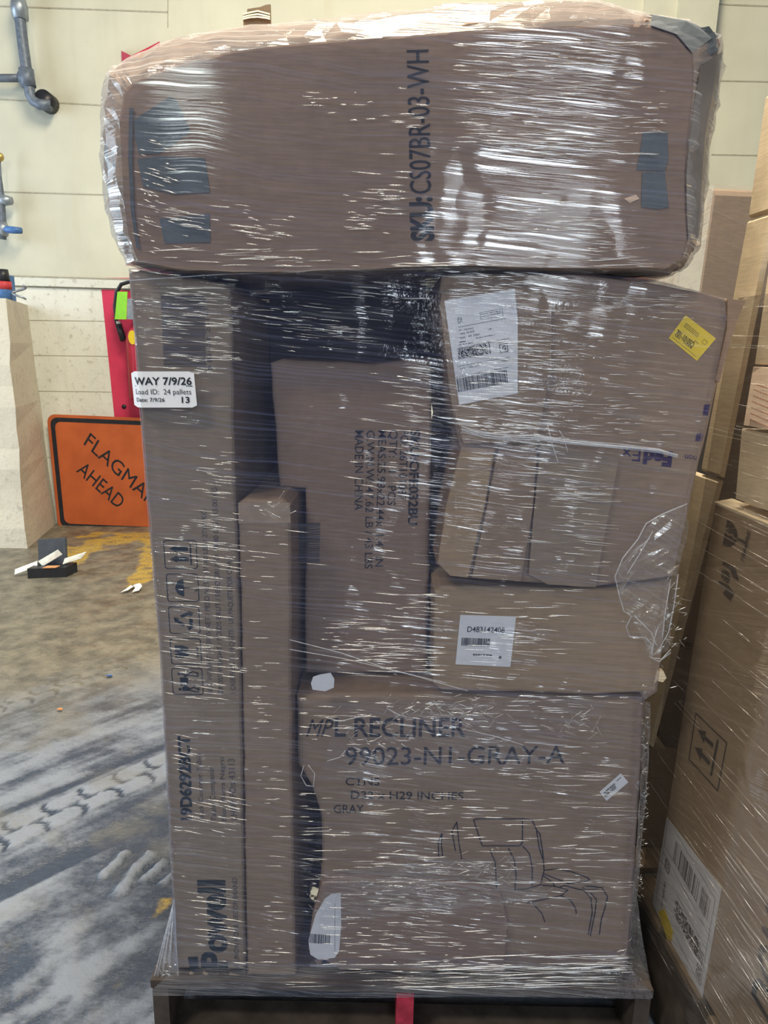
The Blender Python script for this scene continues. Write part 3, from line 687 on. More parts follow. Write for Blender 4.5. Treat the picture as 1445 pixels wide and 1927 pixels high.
# film round the right stack
mb = MB()
def sheet(mb, rows, m=0, smooth=True):
    n = len(rows[0]); mb.faces([p for r in rows for p in r], [[k * n + i, k * n + i + 1, (k + 1) * n + i + 1, (k + 1) * n + i] for k in range(len(rows) - 1) for i in range(n - 1)], m, smooth)
PF = GP((.705, 1.5, 0), nrm)
rows = []
for k in range(15):
    f = k / 14; a = [(1372, 560), (1335, 780), (1297, 1000), (1262, 1200), (1232, 1400), (1216, 1560), (1200, 1740)]
    i = min(int(f * 6), 5); g = f * 6 - i; px = a[i][0] + (a[i + 1][0] - a[i][0]) * g; pyy = a[i][1] + (a[i + 1][1] - a[i][1]) * g
    p = PF(px, pyy); rows.append([p - dirv * (.75 * j / 8) + nrm * (.004 * math.sin(j * 1.7 + k)) + xdir * .02 * (1 - f) for j in range(9)])
sheet(mb, rows)
rw = tag(mb.build('stretch_wrap', M['film_side']), 'clear stretch film round the right hand stack', 'stretch film')
pass
# skirt below the label
# carton far behind on the right
yk = 2.7
t = thing('cardboard_carton', 'upright brown wrapped carton between the top carton and the right stack, far behind', 'box', aty(1370, 560, yk))
a, b = aty(1343, 352, yk), aty(1318, 640, yk); c, d = a + Vector((.7, .03, -.01)), b + Vector((.7, .03, 0)); dd = Vector((-.12, .55, 0))
zb = Vector((0, 0, .0)); b0, d0 = Vector((b.x - .07, b.y, .16)), Vector((d.x - .07, d.y, .16))
ce = (a + b0 + c + d0) / 4; r = .02
mb = MB(); ring = lambda off, ins: [p + (ce - p).normalized() * ins + dd * off for p in (b0, d0, c, a)]
mb.loft([ring(0, .028), ring(.015, .010), ring(.04, 0), ring(1, 0)], smooth=False); mb.build('carton_body', M['kraft'], t)
mb = MB(); mb.loft([[p + (p - ce).normalized() * .008 + dd * o - Vector((0, .008, 0)) for p in (b0, d0, c, a)] for o in (0, .04, 1)], cap0=True, cap1=False); mb.build('film_cover', M['film_side'], t)

t = thing('wooden_pallet', 'wooden pallet under the far brown carton', 'pallet', (b0.x + .3, b0.y + .3, 0))
for k in range(4):
    mb = MB(); mb.box((b0.x - .02, b0.y + .02 + .17 * k, .135), (b0.x + .8, b0.y + .12 + .17 * k, .16)); mb.build('deck_board', M['wood'], t)
for k in range(3):
    mb = MB(); mb.box((b0.x + .36 * k, b0.y + .02, 0), (b0.x + .05 + .36 * k, b0.y + .65, .135)); mb.build('stringer', M['dark_wood'], t)

# ================================================================ THE WRAPPED PALLET
YD = 1.352
zl, zr = aty(285, 1876, YD), aty(1228, 1880, YD)
zd1 = (aty(285, 1852, YD).z + aty(1228, 1857, YD).z) / 2; zd0 = zd1 - .022
xl, xr = zl.x, zr.x
t = thing('wooden_pallet', 'wooden pallet with a red centre block under the wrapped cartons', 'pallet', ((xl + xr) / 2, YD + .5, 0))
for k in range(6):
    mb = MB(); mb.box((xl, YD + .178 * k, zd0), (xr, YD + .13 + .178 * k, zd1)); mb.build('deck_board', M['dark_wood'], t)
for c, mat, w in ((xl + .02, M['dark_wood'], .038), (aty(762, 1900, YD).x, M['red_wood'], .042), (xr - .02, M['dark_wood'], .038)):
    mb = MB(); mb.box((c - w / 2, YD + .006, .018), (c + w / 2, YD + 1.0, zd0)); mb.build('stringer', mat, t)
for yy in (YD, YD + .45, YD + .9):
    mb = MB(); mb.box((xl, yy, 0), (xr, yy + .11, .018)); mb.build('bottom_board', M['dark_wood'], t)

DK = zd1
def base_px(px, Y): # image row of the deck at depth Y for a given column
    lo, hi = 900.0, 2200.0
    for _ in range(40):
        mid = (lo + hi) / 2
        if aty(px, mid, Y).z > DK: lo = mid
        else: hi = mid
    return lo
# --- tall carton at the left
YT = 1.378
tall = carton([(240, 512), (262, 507), (345, 520), (418, 532), (432, 548), (437, 640), (440, 880), (447, 1000), (455, 1400), (462, base_px(462, YT) - 3), (400, base_px(400, YT) - 3), (332, base_px(332, YT) - 3), (322, 1640), (300, 1230), (272, 900), (252, 640)], YT, .98,
              'tall narrow carton with teal logo and handling symbols at the left of the pallet', M['kraft_grey'], r=.010, name='tall_carton')
pt = YP(YT)
letters(tall, M['ink_teal'], [('19D6292BCT', frame(pt, (361, 1543), (356, 1384), (341, 1544)), .04)])
for s_, o_, p_, t_ in (('Black Counter Table', (384, 1546), (378, 1417), (375, 1546)), ('Table Comptoir', (407, 1546), (402, 1443), (397, 1546)), ('Mesa Barra Negro', (426, 1545), (421, 1425), (417, 1545)),
                       ('LHDP PO# 43113', (446, 1543), (441, 1428), (434, 1543)), ('NET WEIGHT / POIDS NET / PESO NETO: 59.40 LBS / 27.00 KG', (400, 1306), (388, 960), (391, 1306)),
                       ('GROSS WEIGHT / POIDS BRUT / PESO BRUTO: 74.80 LBS / 33.00 KG', (420, 1306), (408, 917), (411, 1306)), ('1 CASE PACK / 1 PAQUETE / UN PAQUETE POR CAJA: 1', (443, 1305), (435, 1047), (434, 1305)),
                       ('A LINON HOME DECOR BRAND', (450, 1822), (446, 1652), (441, 1822)), ('0 81438 26141 7', (399, 697), (392, 560), (391, 697))):
    letters(tall, M['ink_grey'], [(s_, frame(pt, o_, p_, t_), .001)])
mb = MB(); text(mb, 'Powell', frame(pt, (427, 1822), (421, 1656), (381, 1822)), .04)
lf2 = frame(pt, (424, 1838), (420, 1792), (357, 1838)); fpoly(mb, lf2, [(0, .1), (.12, .1), (.12, .72), (.82, .72), (.80, 1.0), (0, .97)])
mb.build('maker_logo', M['ink_teal'], tall)
mb = MB(); barcode(mb, frame(pt, (388, 690), (384, 553), (308, 690)), 0, 0, 1, 1, 46); mb.build('barcode', M['ink_grey'], tall)
def icon(x0, y0, x1, y1, kind):
    mb = MB(); f = frame(pt, (x1 + 1.5, y1), (x1 - 1.5, y0), (x0 + 2, y1)); w = .0018
    fline(mb, f, roundrect(0, 0, 1, 1, .09), w, closed=True)
    if kind == 'up':
        rect(mb, f, .14, .16, .86, .21)
        for c in (.34, .70): rect(mb, f, c - .075, .26, c + .075, .62); fpoly(mb, f, [(c - .12, .62), (c + .12, .62), (c, .84)])
    if kind == 'umb':
        fpoly(mb, f, [(.5 + .31 * math.cos(a), .46 + .28 * math.sin(a)) for a in np.linspace(0, math.pi, 16)]); fline(mb, f, [(.5, .48), (.5, .10), (.47, .05), (.40, .05), (.38, .12)], w)
        for k in range(14): rect(mb, f, .14 + .052 * k, .80 + .07 * (k % 3), .155 + .052 * k, .84 + .07 * (k % 3))
    if kind == 'rec':
        for a in (90, 210, 330):
            ca, sa = math.cos(R(a)), math.sin(R(a)); g = lambda u, v: (.5 + .38 * (u * ca - v * sa), .46 + .38 * (u * sa + v * ca))
            fpoly(mb, f, [g(*q) for q in ((.95, -.20), (.95, .12), (.20, .62), (.02, .40), (.62, -.02))]); fpoly(mb, f, [g(*q) for q in ((1.0, -.30), (.92, .22), (.52, -.22))])
    if kind == 'glass':
        fpoly(mb, f, [(.26, .86), (.40, .86), (.44, .70), (.50, .86), (.74, .86), (.74, .60), (.66, .42), (.5, .38), (.34, .42), (.26, .60)]); rect(mb, f, .48, .13, .52, .40); rect(mb, f, .30, .09, .70, .14)
    if kind == 'men':
        rect(mb, f, .34, .48, .66, .74)
        for c, k in ((.20, 1), (.80, -1)):
            fpoly(mb, f, disc(c, .76, .055)); fpoly(mb, f, [(c - .06, .68), (c + .06, .70), (c + .16 * k, .58), (c + .06, .44), (c - .06, .44)])
            fline(mb, f, [(c, .46), (c + .08, .30), (c - .02 * k, .14), (c + .06 * k, .14)], w * 1.6); fline(mb, f, [(c - .03, .46), (c - .09, .28), (c - .10, .14)], w * 1.6)
    mb.build('handling_symbol', M['ink_teal'], tall)
icon(309, 1017, 370, 1070, 'up'); icon(314, 1080, 373, 1132, 'umb'); icon(318, 1142, 375, 1192, 'rec'); icon(321, 1202, 378, 1250, 'glass'); icon(324, 1258, 381, 1307, 'men')
# crushed lower edge
mb = MB()
for k in range(5):
    a, b = 332 + k * 25, 362 + k * 25; mb.tube([aty(a, 1832 + random.uniform(-4, 4), YT - .004), aty((a + b) / 2, 1838 + random.uniform(-4, 4), YT - .007), aty(b, 1836 + random.uniform(-4, 4), YT - .003)], .004, seg=6)
mb.build('crushed_edge', M['kraft_grey'], tall)
# --- slim carton beside it
YN = 1.366
slim = carton([(446, 950), (462, 940), (532, 940), (546, 952), (548, 1100), (548, 1260), (550, 1500), (556, base_px(556, YN) - 1), (464, base_px(464, YN) - 1), (457, 1400), (450, 1050)], YN, .95, 'plain slim carton standing between the tall carton and the dark gap', M['kraft'], r=.012, name='slim_carton')
pn = YP(YN)
patch('tape_strip', pn, [(448, 946), (545, 946), (547, 984), (449, 985)], plain('clear_tape', (.33, .25, .19), .25, .5), slim)
# --- big carton set back in the middle
YM = 1.49
bzm, z0_ = 1240.0, aty(700, 1307, 1.402).z + .003
while aty(700, bzm, YM).z > z0_ + .004: bzm += 1
mid = carton([(508, 682), (530, 676), (700, 684), (812, 673), (813, 800), (808, 1000), (805, bzm), (700, bzm), (574, bzm), (574, 1050), (574, 922), (527, 918), (522, 890)], YM, .28, 'carton with SKU and MADE IN CHINA print set back in the middle of the load', M['kraft_red'], r=.010, name='recessed_carton')
pm = YP(YM)
letters(mid, M['ink'], [('SKU:OFE032BU', frame(pm, (773, 809), (768, 988), (790, 809)), .03)])
for s_, o_, p_, t_ in (('PO: 26T101087', (754, 809), (749, 941), (769, 809)), ('QTY:   1   PCS', (733, 809), (729, 951), (748, 809)), ('MEAS:25.98x22.44x11.42 IN', (712, 809), (706, 1066), (727, 809)), ('G.W.N.W: 47.62 LB / 43 LBS', (690, 810), (686, 1070), (705, 810)), ('MADE IN CHINA', (668, 810), (667, 960), (684, 810))):
    letters(mid, M['ink'], [(s_, frame(pm, o_, p_, t_), .004)])
mb = MB(); barcode(mb, frame(pm, (552, 1060), (553, 982), (601, 1058)), 0, 0, 1, 1, 30); mb.build('barcode', M['ink_grey'], mid)
# --- reused carton with flaps
YX = 1.374
fx = carton([(824, 560), (830, 518), (1000, 514), (1100, 516), (1250, 536), (1340, 556), (1400, 566), (1386, 596), (1372, 640), (1340, 770), (1310, 900), (1285, 1010), (1266, 1086), (1120, 1104), (1030, 1099), (850, 1086), (822, 1062), (836, 960), (866, 845), (846, 750)], YX, .85,
            'reused carton with open flaps and two shipping labels at the upper right', M['kraft'], r=.006, jit=.001, name='reused_carton')
def flap(px, Y, mat=M['kraft'], th=.0045):
    mb = MB(); mb.loft(carton_rings(px, Y, th, .0015, .0008, 2)); return mb.build('flap', mat, fx)
flapA = flap([(830, 550), (1000, 534), (1038, 548), (1037, 690), (1022, 770), (1010, 832), (872, 836), (850, 760), (828, 580)], 1.362)
flap([(868, 842), (932, 844), (910, 960), (880, 1088), (846, 1084), (824, 1060), (838, 960)], 1.3635, M['kraft_tan'])
flap([(938, 842), (1010, 836), (1003, 960), (982, 1094), (887, 1088), (915, 960)], 1.3635)
flap([(1018, 834), (1166, 862), (1143, 980), (1121, 1106), (1032, 1101), (995, 1083), (1006, 950)], 1.364, M['kraft_grey'])
mb = MB(); mb.slab([aty(*p, 1.368) for p in ((1368, 563), (1401, 566), (1388, 598), (1374, 640), (1352, 720), (1345, 715), (1366, 620))], (0, -.003, 0)); mb.build('torn_edge', M['kraft_red'], fx)
px1 = YP(1.362)
lab = patch('shipping_label', px1, [(836, 566), (968, 543), (974, 600), (974, 740), (864, 762)], M['paper'], flapA)
mb = MB(); lf = frame(px1, (864, 762), (974, 742), (836, 566), .0019)
tl = lambda s, t, w, h: (fp(lf, s, t), lf[1] * w, lf[2] * h)
def lt(body, s, t, w, h, b=0.0): text(mb, body, tl(s, t, w, h), b)
for a, b in (((.17, .735), (.97, .735)), ((.12, .54), (.97, .545)), ((.06, .37), (.95, .37))): fline(mb, lf, [a, b], .0007)
lt('W - Harrison', .17, .695, .24, .018); lt('Hwy 62-655', .18, .662, .24, .020); lt('rison   AR 72601', .16, .625, .34, .020); lt('US', .66, .655, .05, .018)
for t_ in (.77, .785, .80, .815): tiny(mb, lf, .17, .25, t_, .006)
fline(mb, lf, [(.55, .77), (.92, .76), (.92, .83), (.55, .83)], .0006, closed=True); tiny(mb, lf, .57, .9, .81, .006); tiny(mb, lf, .57, .9, .79, .006)
tiny(mb, lf, .15, .25, .59, .008); tiny(mb, lf, .43, .75, .60, .006); tiny(mb, lf, .14, .38, .565, .006)
cells(mb, lf, .10, .435, .60, .535, 44, 14); rect(mb, lf, .625, .435, .64, .54)
fline(mb, lf, [(.80, .425), (.93, .425), (.93, .50), (.80, .50)], .0012, closed=True); lt('G', .84, .442, .06, .042, .02); lt('FedEx', .80, .515, .15, .016)
lt('5296 1760 5426', .10, .335, .34, .016); lt('72601', .80, .335, .12, .016); lt('9632 0131 4 (000 000 0000)', .02, .265, .52, .012); tiny(mb, lf, .6, .9, .27, .008)
barcode(mb, lf, .015, .125, .88, .255, 60); mb.build('label_print', M['ink'], lab)
pxf = YP(YX)
lab = patch('yellow_label', pxf, [(1290, 593), (1347, 637), (1311, 679), (1258, 636)], M['yellow'], fx)
mb = MB(); text(mb, '701-1010SQ', frame(pxf, (1270, 630), (1302, 655), (1276, 620), .0019), .012)
lf = frame(pxf, (1258, 636), (1311, 679), (1290, 593), .0019)
for k in range(3): tiny(mb, lf, .14, .62, .66 + .06 * k, .018)
tiny(mb, lf, .10, .28, .20, .02); tiny(mb, lf, .4, .6, .20, .02); rect(mb, lf, .06, .10, .92, .108); tiny(mb, lf, .62, .75, .5, .02); fline(mb, lf, [(.80, .62), (.92, .62), (.92, .76), (.80, .76)], .0005, closed=True)
mb.build('label_print', M['ink'], lab)
letters(fx, M['ink_purple'], [('Fed', frame(pxf, (1266, 852), (1212, 846), (1263, 877)), .06), ('Ex', frame(pxf, (1206, 846), (1170, 842), (1204, 869)), .0), ('non', frame(pxf, (1311, 858), (1289, 855), (1310, 869)), .0)])
for q in ([(1311, 816), (1320, 815), (1317, 830), (1308, 830)], [(1325, 762), (1336, 760), (1332, 782), (1322, 782)]):
    mb = MB(); mb.poly([pxf(*p, .001) for p in q]); mb.build('printed_mark', M['ink_purple'], fx)
# --- carton with the square white label
YC = 1.388
dcar = carton([(816, 1112), (830, 1104), (1000, 1106), (1140, 1108), (1264, 1090), (1250, 1200), (1240, 1270), (1234, 1302), (1120, 1308), (980, 1303), (830, 1300), (814, 1288)], YC, .8, 'plain carton with a square white label under the reused carton', M['kraft_tan'], r=.008, name='labelled_carton')
pc = YP(YC)
lab = patch('square_label', pc, [(866, 1157), (971, 1160), (960, 1255), (857, 1250)], M['paper'], dcar)
mb = MB(); text(mb, 'D483142408', frame(pc, (879, 1189), (949, 1191), (880, 1179), .0019), .006)
barcode(mb, frame(pc, (868, 1215), (921, 1217), (869, 1200), .0019), 0, 0, 1, 1, 34)
lf = frame(pc, (857, 1250), (960, 1255), (866, 1157), .0019); tiny(mb, lf, .30, .64, .20, .03); tiny(mb, lf, .77, .82, .16, .05); mb.build('label_print', M['ink'], lab)
mb = MB(); mb.slab([aty(*p, YC - .003) for p in ((1236, 1262), (1248, 1262), (1254, 1276), (1247, 1284), (1236, 1281), (1230, 1288))], (0, .012, 0)); mb.build('torn_corner', M['edge'], dcar)
# --- recliner carton
YR = 1.402
bb = base_px(900, YR) - 1
bp = lambda px, Y: (px, base_px(px, Y) - 4)
rec = carton([(558, 1316), (600, 1308), (900, 1306), (1150, 1312), (1214, 1312), (1208, 1420), (1196, 1600), (1186, 1780), (1178, 1838), bp(1150, YR), bp(1020, YR), bp(900, YR), bp(760, YR), bp(640, YR), bp(600, YR), (600, 1840), (592, 1740), (606, 1620), (604, 1540), (584, 1480), (560, 1440)], YR, .80,
             'large recliner carton with printed chair drawing at the bottom of the load', M['kraft'], r=.014, jit=.002, name='recliner_carton')
pr = YP(YR)
letters(rec, M['ink'], [('MP', frame(pr, (576, 1386), (624, 1386), (580, 1354)), .0, 0, .25), ('L RECLINER', frame(pr, (630, 1386), (876, 1386), (630, 1352)), .016), ('99023-N1-GRAY-A', frame(pr, (650, 1440), (1062, 1437), (650, 1407)), .004),
    ('CTNS', frame(pr, (650, 1478), (714, 1478), (650, 1464)), .006), ('D32 x H29 INCHES', frame(pr, (660, 1503), (872, 1505), (660, 1489)), .01), ('GRAY', frame(pr, (628, 1530), (684, 1530), (628, 1515)), .006)])
art = [[(20, 500), (18, 400), (40, 340)], [(48, 500), (40, 400), (45, 340)], [(140, 460), (115, 320), (150, 255), (165, 400), (185, 520)], [(330, 420), (300, 330), (270, 240), (300, 232), (620, 232), (690, 240), (720, 310), (745, 340), (765, 470), (775, 600), (765, 640), (750, 705)],
       [(620, 232), (620, 400), (600, 425), (330, 425)], [(620, 425), (670, 480), (690, 580), (690, 705)], [(520, 445), (560, 520), (575, 640), (565, 740)], [(390, 460), (425, 540), (435, 730)], [(565, 740), (640, 735), (745, 705), (850, 715), (945, 740), (900, 780), (790, 805), (650, 835)],
       [(775, 600), (870, 590), (970, 610), (1080, 650), (1100, 665), (1075, 680), (950, 695), (770, 625)], [(770, 640), (840, 690), (850, 715)], [(890, 720), (920, 710), (1060, 745), (1110, 800), (1120, 900), (1090, 1060)], [(1110, 765), (1150, 810), (1140, 900), (1105, 1070)],
       [(1080, 715), (1190, 725), (1230, 790), (1210, 870), (1185, 950), (1170, 1060)], [(900, 785), (960, 810), (1000, 870), (1005, 910)], [(700, 845), (760, 910), (780, 970)], [(190, 840), (200, 960), (300, 1100)], [(180, 660), (180, 760)], [(720, 310), (740, 440), (765, 520)]]
mb = MB()
for pl_ in art: line(mb, [pr(820 + x / 3.803, 1480 + y_ / 3.803, .001) for x, y_ in pl_], .0028, Vector((0, -1, 0)))
line(mb, [pr(820 + (1105 + 55 * math.cos(a)) / 3.803, 1480 + (725 + 14 * math.sin(a)) / 3.803, .001) for a in np.linspace(0, 6.28, 20)], .0015, Vector((0, -1, 0)))
mb.build('chair_drawing', M['ink'], rec)
lab = patch('small_label', pr, [(1128, 1490), (1168, 1455), (1182, 1472), (1141, 1507)], M['paper'], rec)
mb = MB(); text(mb, '634-1000', frame(pr, (1139, 1501), (1160, 1483), (1136, 1495), .0019), .012); lf = frame(pr, (1141, 1507), (1182, 1472), (1128, 1490), .0019); tiny(mb, lf, .1, .6, .62, .1); tiny(mb, lf, .7, .9, .7, .06); mb.build('label_print', M['ink'], lab)
# --- crumpled low parcel in front of the recliner carton
YL = 1.384
low = carton([(606, 1664), (640, 1652), (780, 1660), (900, 1668), (944, 1690), (958, 1740), bp(950, YL), bp(800, YL), bp(640, YL), (580, 1790), (586, 1720)], YL, .016, 'flat crumpled parcel with a wrapped white label low in front of the recliner carton', M['kraft_red'], r=.006, jit=.003, name='crumpled_parcel')
plw = YP(YL)
lab = patch('white_label', plw, [(612, 1690), (624, 1682), (641, 1680), (642, 1740), (638, 1790), (630, 1802), (600, 1806), (584, 1796), (580, 1770), (594, 1720)], M['paper'], low)
mb = MB(); barcode(mb, frame(plw, (578, 1774), (621, 1777), (579, 1757), .0019), .05, 0, 1, 1, 26); fline(mb, frame(plw, (630, 1790), (632, 1790), (630, 1700), .0019), [(0, 0), (0, 1)], .0007); mb.build('label_print', M['ink'], lab)
# torn paper caught in the wrap
mb = MB(); mb.slab([aty(*p, 1.362) for p in ((589, 1274), (600, 1270), (622, 1266), (629, 1278), (628, 1294), (612, 1301), (588, 1298), (585, 1286))], (0, .0008, 0)); scrap_pts = mb
tag(mb.build('paper_scrap', M['paper']), 'torn white paper scrap caught in the film beside the recessed carton', 'paper')

# --- the top carton: front ring, crushed edges, body
YU = 1.335
fr_px = [(238, 172), (255, 158), (330, 128), (440, 100), (580, 84), (720, 75), (880, 62), (1040, 54), (1180, 50), (1225, 52), (1270, 68), (1300, 104), (1300, 180), (1292, 260), (1287, 330), (1288, 400), (1292, 450), (1280, 488), (1240, 504), (1100, 505), (1000, 504), (840, 498), (700, 506), (560, 511), (440, 512), (330, 505), (262, 492), (244, 440), (236, 380), (232, 300), (228, 230)]
si_px = [(206, 140), (226, 122), (305, 84), (400, 62), (560, 46), (700, 34), (880, 17), (1010, 8), (1120, 4), (1215, 32), (1290, 42), (1352, 70), (1355, 130), (1344, 200), (1330, 262), (1326, 330), (1318, 400), (1310, 460), (1286, 500), (1250, 520), (1100, 512), (1000, 510), (840, 504), (700, 512), (560, 517), (440, 518), (330, 512), (245, 496), (218, 440), (204, 380), (195, 290), (196, 220)]
si_px = si_px[:12] + si_px[12:]
def resample(pts, per=4):
    out = []
    for i, a in enumerate(pts):
        b = pts[(i + 1) % len(pts)]
        for k in range(per): out.append((a[0] + (b[0] - a[0]) * k / per, a[1] + (b[1] - a[1]) * k / per))
    return out
fr_px.insert(12, (1302, 140)); 
assert len(fr_px) == len(si_px), (len(fr_px), len(si_px))
YS = YU + .07
A = [aty(*p, YU) for p in resample(fr_px)]; Bq = [aty(*p, YS) for p in resample(si_px)]
jt = lambda p, j: p + Vector((random.uniform(-j, j), random.uniform(-j, j), random.uniform(-j, j)))
topz = min(p.z for p in Bq)
def toprings(off, jit):
    ra = [p + Vector((0, -off, 0)) for p in A]; c = sum(Bq, Vector()) / len(Bq)
    rm = [jt(a * .45 + b * .55 + Vector((0, -.012, 0)), jit) + (b - c).normalized() * off for a, b in zip(A, Bq)]
    rb = [jt(b, jit) + (b - c).normalized() * off for b in Bq]; rc = [b + Vector((0, .85, 0)) + (b - c).normalized() * off for b in Bq]
    rl = [a * .80 + b * .20 + Vector((random.uniform(-jit, jit), -.010 - off * .6 + random.uniform(-jit, jit), random.uniform(-jit, jit))) for a, b in zip(A, Bq)]
    rh = [a * .18 + b * .82 + Vector((random.uniform(-jit, jit), -.006 + random.uniform(-jit, jit), random.uniform(-jit, jit))) + (b - c).normalized() * off for a, b in zip(A, Bq)]
    return [ra, rl, rm, rh, rb, rc]
top = thing('top_carton', 'huge battered carton patched with duct tape lying across the top of the load', 'box', (0.03, YU + .45, topz))
mb = MB(); mb.loft(toprings(0, .0030)); mb.build('carton_body', M['kraft_red'], top)
pu = YP(YU)
letters(top, M['ink'], [('SKU:', frame(pu, (815, 453), (811, 370), (776, 454)), .045), ('CS07BR-03-WH', frame(pu, (811, 364), (806, 93), (772, 365)), .006)])
def tapep(px): return patch('tape_patch', pu, px, M['tape'], top, .0007, .0012)
tapep([(252, 226), (320, 182), (332, 188), (359, 248), (298, 290), (262, 290), (255, 262)])
tapep([(258, 300), (300, 294), (386, 298), (395, 362), (330, 366), (270, 352)])
tapep([(300, 412), (394, 402), (396, 456), (310, 458)])
tapep([(1210, 249), (1255, 247), (1257, 300), (1250, 322), (1198, 320)])
tapep([(1208, 326), (1250, 322), (1258, 390), (1240, 394), (1206, 390)])
patch('paper_patch', pu, [(1174, 374), (1196, 366), (1203, 374), (1185, 382)], M['kraft_pink'], top)
def cornertape(name, fa, sb, mat=M['tape']):
    mb = MB(); ra = [aty(*p, YU) + Vector((0, -.004, 0)) for p in fa]; rb = [aty(*p, YS) + Vector((0, -.004, 0)) for p in sb]
    rmid = [a * .45 + b * .55 + Vector((0, -.018, 0)) for a, b in zip(ra, rb)]; vs = ra + rmid + rb; n = len(fa)
    mb.faces(vs, [[k * n + i, k * n + i + 1, (k + 1) * n + i + 1, (k + 1) * n + i] for k in range(2) for i in range(n - 1)]); mb.build(name, mat, top)
cornertape('tape_strip', [(1316, 128), (1306, 190), (1296, 262), (1290, 330), (1291, 400), (1293, 450)], [(1357, 100), (1346, 200), (1332, 262), (1328, 330), (1320, 400), (1311, 455)], M['tape_clear'])
cornertape('tape_strip', [(1222, 50), (1270, 66), (1300, 100)], [(1215, 30), (1290, 40), (1352, 68)])
cornertape('tape_strip', [(252, 205), (250, 300), (254, 400), (264, 470)], [(202, 215), (197, 290), (206, 380), (222, 448)])
mb = MB()
for k in range(6):
    c = aty(1330 + random.uniform(-14, 14), 84 + random.uniform(-12, 12), YU + .03); mb.slab([c + Vector((.022 * math.cos(a) * random.uniform(.5, 1), random.uniform(-.012, .012), .022 * math.sin(a) * random.uniform(.5, 1))) for a in np.linspace(0, 6.28, 6, endpoint=False)], (0, -.003, 0))
mb.build('taped_corner', M['tape'], top)
# added block closing the back of the gap, coloured dark for its shade
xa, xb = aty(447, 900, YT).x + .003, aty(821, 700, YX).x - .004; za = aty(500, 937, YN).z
t = thing('inner_shade_block', 'added dark block standing for the shade deep in the gap under the top carton', 'box', ((xa + xb) / 2, 2.0, za))
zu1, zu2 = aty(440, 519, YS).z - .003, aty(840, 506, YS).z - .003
mb = MB(); mb.slab([(xa, 1.785, za), (xb, 1.785, za), (xb, 1.785, zu2), (xa, 1.785, zu1)], (0, .56, 0)); mb.build('carton_body', plain('inner_shade_dark', (.035, .03, .035), .8), t)  # body of the added shade block
# small folded carton on top
yt2 = 1.45
zs1, zs2 = aty(452, 57, YS).z + .008, aty(508, 51, YS).z + .008   # top of the film on the top carton below the scrap
t = thing('cardboard_scrap', 'small crushed cardboard scrap standing on the top carton', 'cardboard', (aty(484, 60, yt2).x, yt2 + .04, zs1))
def sc(px, py, Y, low=None):
    p = aty(px, py, Y)
    if low is not None: p.z = low
    return p
mb = MB()
mb.loft([[sc(457, 60, yt2, zs1), sc(511, 60, yt2, zs2), sc(509, 30, yt2), sc(458, 33, yt2)], [sc(457, 60, yt2 + .08, zs1), sc(511, 60, yt2 + .08, zs2), sc(510, 30, yt2 + .08), sc(458, 33, yt2 + .08)]]); mb.build('carton_body', M['kraft_tan'], t)
for k, y0 in enumerate((31, 27, 22)):
    mb = MB(); pts = [(457, y0 + 3), (470, y0), (485, y0 - 1 - k), (500, y0 + 1), (508, y0 + 3)]
    mb.loft([[aty(px, py, yt2 - .008 + .006 * k) for px, py in pts], [aty(px, py + 3, yt2 - .012 + .006 * k) for px, py in pts], [aty(px, py + 5, yt2 + .07) for px, py in pts]], closed=False, cap0=False, cap1=False); mb.build('folded_edge', M['edge'], t)
mb = MB(); mb.slab([sc(465, 60, yt2 + .082, zs1), sc(511, 60, yt2 + .082, zs2), aty(509, 8, yt2 + .082), aty(500, 9, yt2 + .082), aty(490, 13, yt2 + .082), aty(465, 17, yt2 + .082)], (0, .004, 0)); mb.build('raised_flap', M['kraft_tan'], t)

# ================================================================ STRETCH FILM OF THE MAIN PALLET
wrap = thing('stretch_wrap', 'clear wrinkled stretch film wound round the main pallet load', 'stretch film', (0, 1.8, .10))
mb = MB(); rg = toprings(.008, .0026); mb.loft(rg, 1, cap0=False, cap1=False); mb.poly(rg[0][::-1], 0)
mb.build('upper_film', [M['film_top'], M['film_edge']], wrap)
hull = [(238, 504), (300, 500), (440, 506), (700, 505), (836, 500), (1000, 505), (1100, 512), (1240, 526), (1368, 560), (1372, 600), (1340, 766), (1310, 900), (1287, 1010), (1266, 1090), (1252, 1200), (1240, 1304), (1216, 1320), (1210, 1420), (1198, 1600), (1190, 1780), (1184, 1822), (760, 1826), (326, 1822), (319, 1640), (297, 1230), (269, 900), (249, 640)]
YF = 1.352
rgs = carton_rings(hull, YF, .9, .012, .0005, 4)
mb = MB(); mb.loft(rgs, cap1=False); mb.build('main_film', M['film'], wrap)
# crinkled lower band and skirt to the deck edge
def rowpts(a, b, Y, n): return [aty(a[0] + (b[0] - a[0]) * i / n, a[1] + (b[1] - a[1]) * i / n, Y) for i in range(n + 1)]
rows = []
for f in np.linspace(0, 1, 7):
    e0 = (328 - 43 * f ** 1.4, 1812 + 51 * f); e1 = (1186 + 42 * f ** 1.4, 1816 + 51 * f)
    rows.append([p + Vector((0, .002 * math.sin(9 * p.x + 5 * f), 0)) for p in rowpts(e0, e1, 1.349 - .004 * f, 40)])
rows.append([p + Vector((0, 0, -.018)) for p in rows[-1]])
mb = MB(); sheet(mb, rows); mb.build('skirt_film', M['film_low'], wrap)
